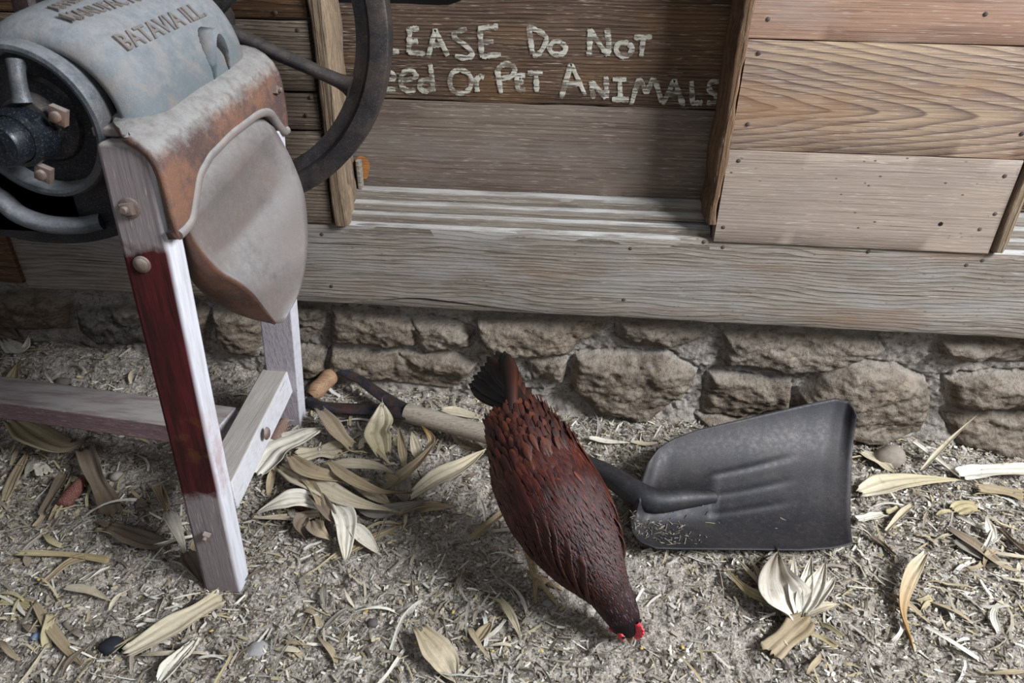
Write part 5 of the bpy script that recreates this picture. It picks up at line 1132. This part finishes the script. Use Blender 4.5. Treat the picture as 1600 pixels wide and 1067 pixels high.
def litter():
    rg = np.random.default_rng(4); N = 140000
    x = rg.uniform(-1.75, 1.6, N); y = rg.uniform(.15, 1.56, N)
    d = .55+1.1*vnoise(x*5.0, y*5.0, 55)+.7*vnoise(x*14, y*14, 56); d += .35*((x < -.05) & (y < 1.1)); d += .35*(x > .45); d -= .5*((x > .05) & (x < .40) & (y < 1.02)); d -= .2*((x > -.35) & (x < 0) & (y > .95) & (y < 1.1))
    k = rg.random(N) < np.clip(d, .15, 1); x, y = x[k], y[k]; n = len(x)
    big = rg.random(n) < .12
    L = np.where(big, rg.uniform(.015, .055, n), rg.lognormal(math.log(.0065), .5, n)); W = np.where(big, rg.uniform(.0012, .0050, n), L*rg.uniform(.12, .55, n)); W = np.minimum(W, .006)
    yaw = rg.uniform(0, 2*math.pi, n); tilt = rg.normal(0, .20, n); rl = rg.normal(0, .45, n); bend = rg.normal(0, .035, n)*L
    z = gh_np(x, y)+rg.uniform(.0005, .006, n)
    dv = np.stack([np.cos(yaw)*np.cos(tilt), np.sin(yaw)*np.cos(tilt), np.sin(tilt)], -1); s0 = np.stack([-np.sin(yaw), np.cos(yaw), 0*yaw], -1); n0 = np.cross(dv, s0)
    sv_ = s0*np.cos(rl)[:, None]+n0*np.sin(rl)[:, None]; c = np.stack([x, y, z], -1)
    V = np.zeros((n, 8, 3)); th_ = np.cross(dv, sv_)
    for i, t in enumerate((-.5, -.15, .2, .5)):
        w_ = W*(.85, 1.0, 1.0, .7)[i]; pc = c+dv*(L*t)[:, None]+s0*(bend*(1-4*t*t))[:, None]+th_*(L*.012*(1-4*t*t))[:, None]
        V[:, i*2] = pc-sv_*(w_/2)[:, None]; V[:, i*2+1] = pc+sv_*(w_/2)[:, None]
    pal = np.array([L_(h) for h in ('#b9b2a4', '#a59b8b', '#8c8274', '#746a5e', '#d2cdc2', '#ab9e80', '#5c5349', '#968e83')]); ci = pal[rg.integers(0, 8, n)]*rg.uniform(.75, 1.1, (n, 1))
    F = (np.array([[0, 2, 3, 1], [2, 4, 5, 3], [4, 6, 7, 5]])[None]+np.arange(n)[:, None, None]*8).reshape(-1, 4)
    me = bpy.data.meshes.new('chaff'); me.from_pydata(V.reshape(-1, 3).tolist(), [], F.tolist())
    at = me.color_attributes.new('tint', 'FLOAT_COLOR', 'POINT'); at.data.foreach_set('color', np.concatenate([np.repeat(ci, 8, 0), np.ones((n*8, 1))], 1).astype(np.float32).ravel())
    T = NT('chaff_flakes'); an = T.n('ShaderNodeAttribute'); an.attribute_name = 'tint'; me.materials.append(T.done(an.outputs['Color'], .85, None, spec=.15))
    o = bpy.data.objects.new('chaff', me); COL.objects.link(o); tag(o, 'fine chopped corn-stalk chaff scattered over the dirt floor', 'chaff', None, 'stuff')
litter()
def grit():
    rg = np.random.default_rng(9); N = 22000; x = rg.uniform(-1.75, 1.6, N); y = rg.uniform(.15, 1.56, N); r = rg.lognormal(math.log(.0018), .45, N)
    z = gh_np(x, y)+r*.3; base = np.array([(1, 0, 0), (-1, 0, 0), (0, 1, 0), (0, -1, 0), (0, 0, 1), (0, 0, -1)], float)
    V = base[None]*r[:, None, None]*rg.uniform(.6, 1.3, (N, 6, 1))+np.stack([x, y, z], -1)[:, None]
    F = (np.array([(0, 2, 4), (2, 1, 4), (1, 3, 4), (3, 0, 4), (2, 0, 5), (1, 2, 5), (3, 1, 5), (0, 3, 5)])[None]+np.arange(N)[:, None, None]*6).reshape(-1, 3)
    me = bpy.data.meshes.new('grit'); me.from_pydata(V.reshape(-1, 3).tolist(), [], F.tolist()); me.materials.append(plain('grit_stone', lin('#7a7066'), lin('#b3a999'), 120, .9))
    o = bpy.data.objects.new('grit', me); COL.objects.link(o); tag(o, 'tiny stones and crumbs of dirt on the barn floor', 'grit', None, 'stuff')
grit()
# dusty crumbs lying in the shovel
def crumbs():
    R = random.Random(8); mb = MB()
    for i in range(120):
        s = abs(R.gauss(.17, .10)); t = min(.5, abs(R.gauss(.12, .10)))+.04; s = min(.9, s+.02); p = bladep(min(58, int(s*59)), t)+np.array([R.uniform(-.003, .003), R.uniform(-.003, .003), .0028])
        a = R.uniform(0, 6.28); L = R.uniform(.002, .012) if R.random() < .8 else .02; W = R.uniform(.001, .002); d = np.array([math.cos(a), math.sin(a), R.uniform(-.1, .2)])*L; s2 = np.array([-math.sin(a), math.cos(a), .0])*W
        c = tuple(L_(R.choice(['#7d7468', '#5a5148', '#99907f', '#6a6156'])))
        mb.add([p-d/2-s2/2, p+d/2-s2/2, p+d/2+s2/2, p-d/2+s2/2, p+np.array([0, 0, .0012])], [(0, 1, 4), (1, 2, 4), (2, 3, 4), (3, 0, 4)], [(0.1, 0.1)]*5, col=c)
    tag(obj('shovel_crumbs', mb, m_husk, smooth=False), 'dusty straw crumbs lying in the bottom of the shovel blade', 'chaff', None, 'stuff')
crumbs()
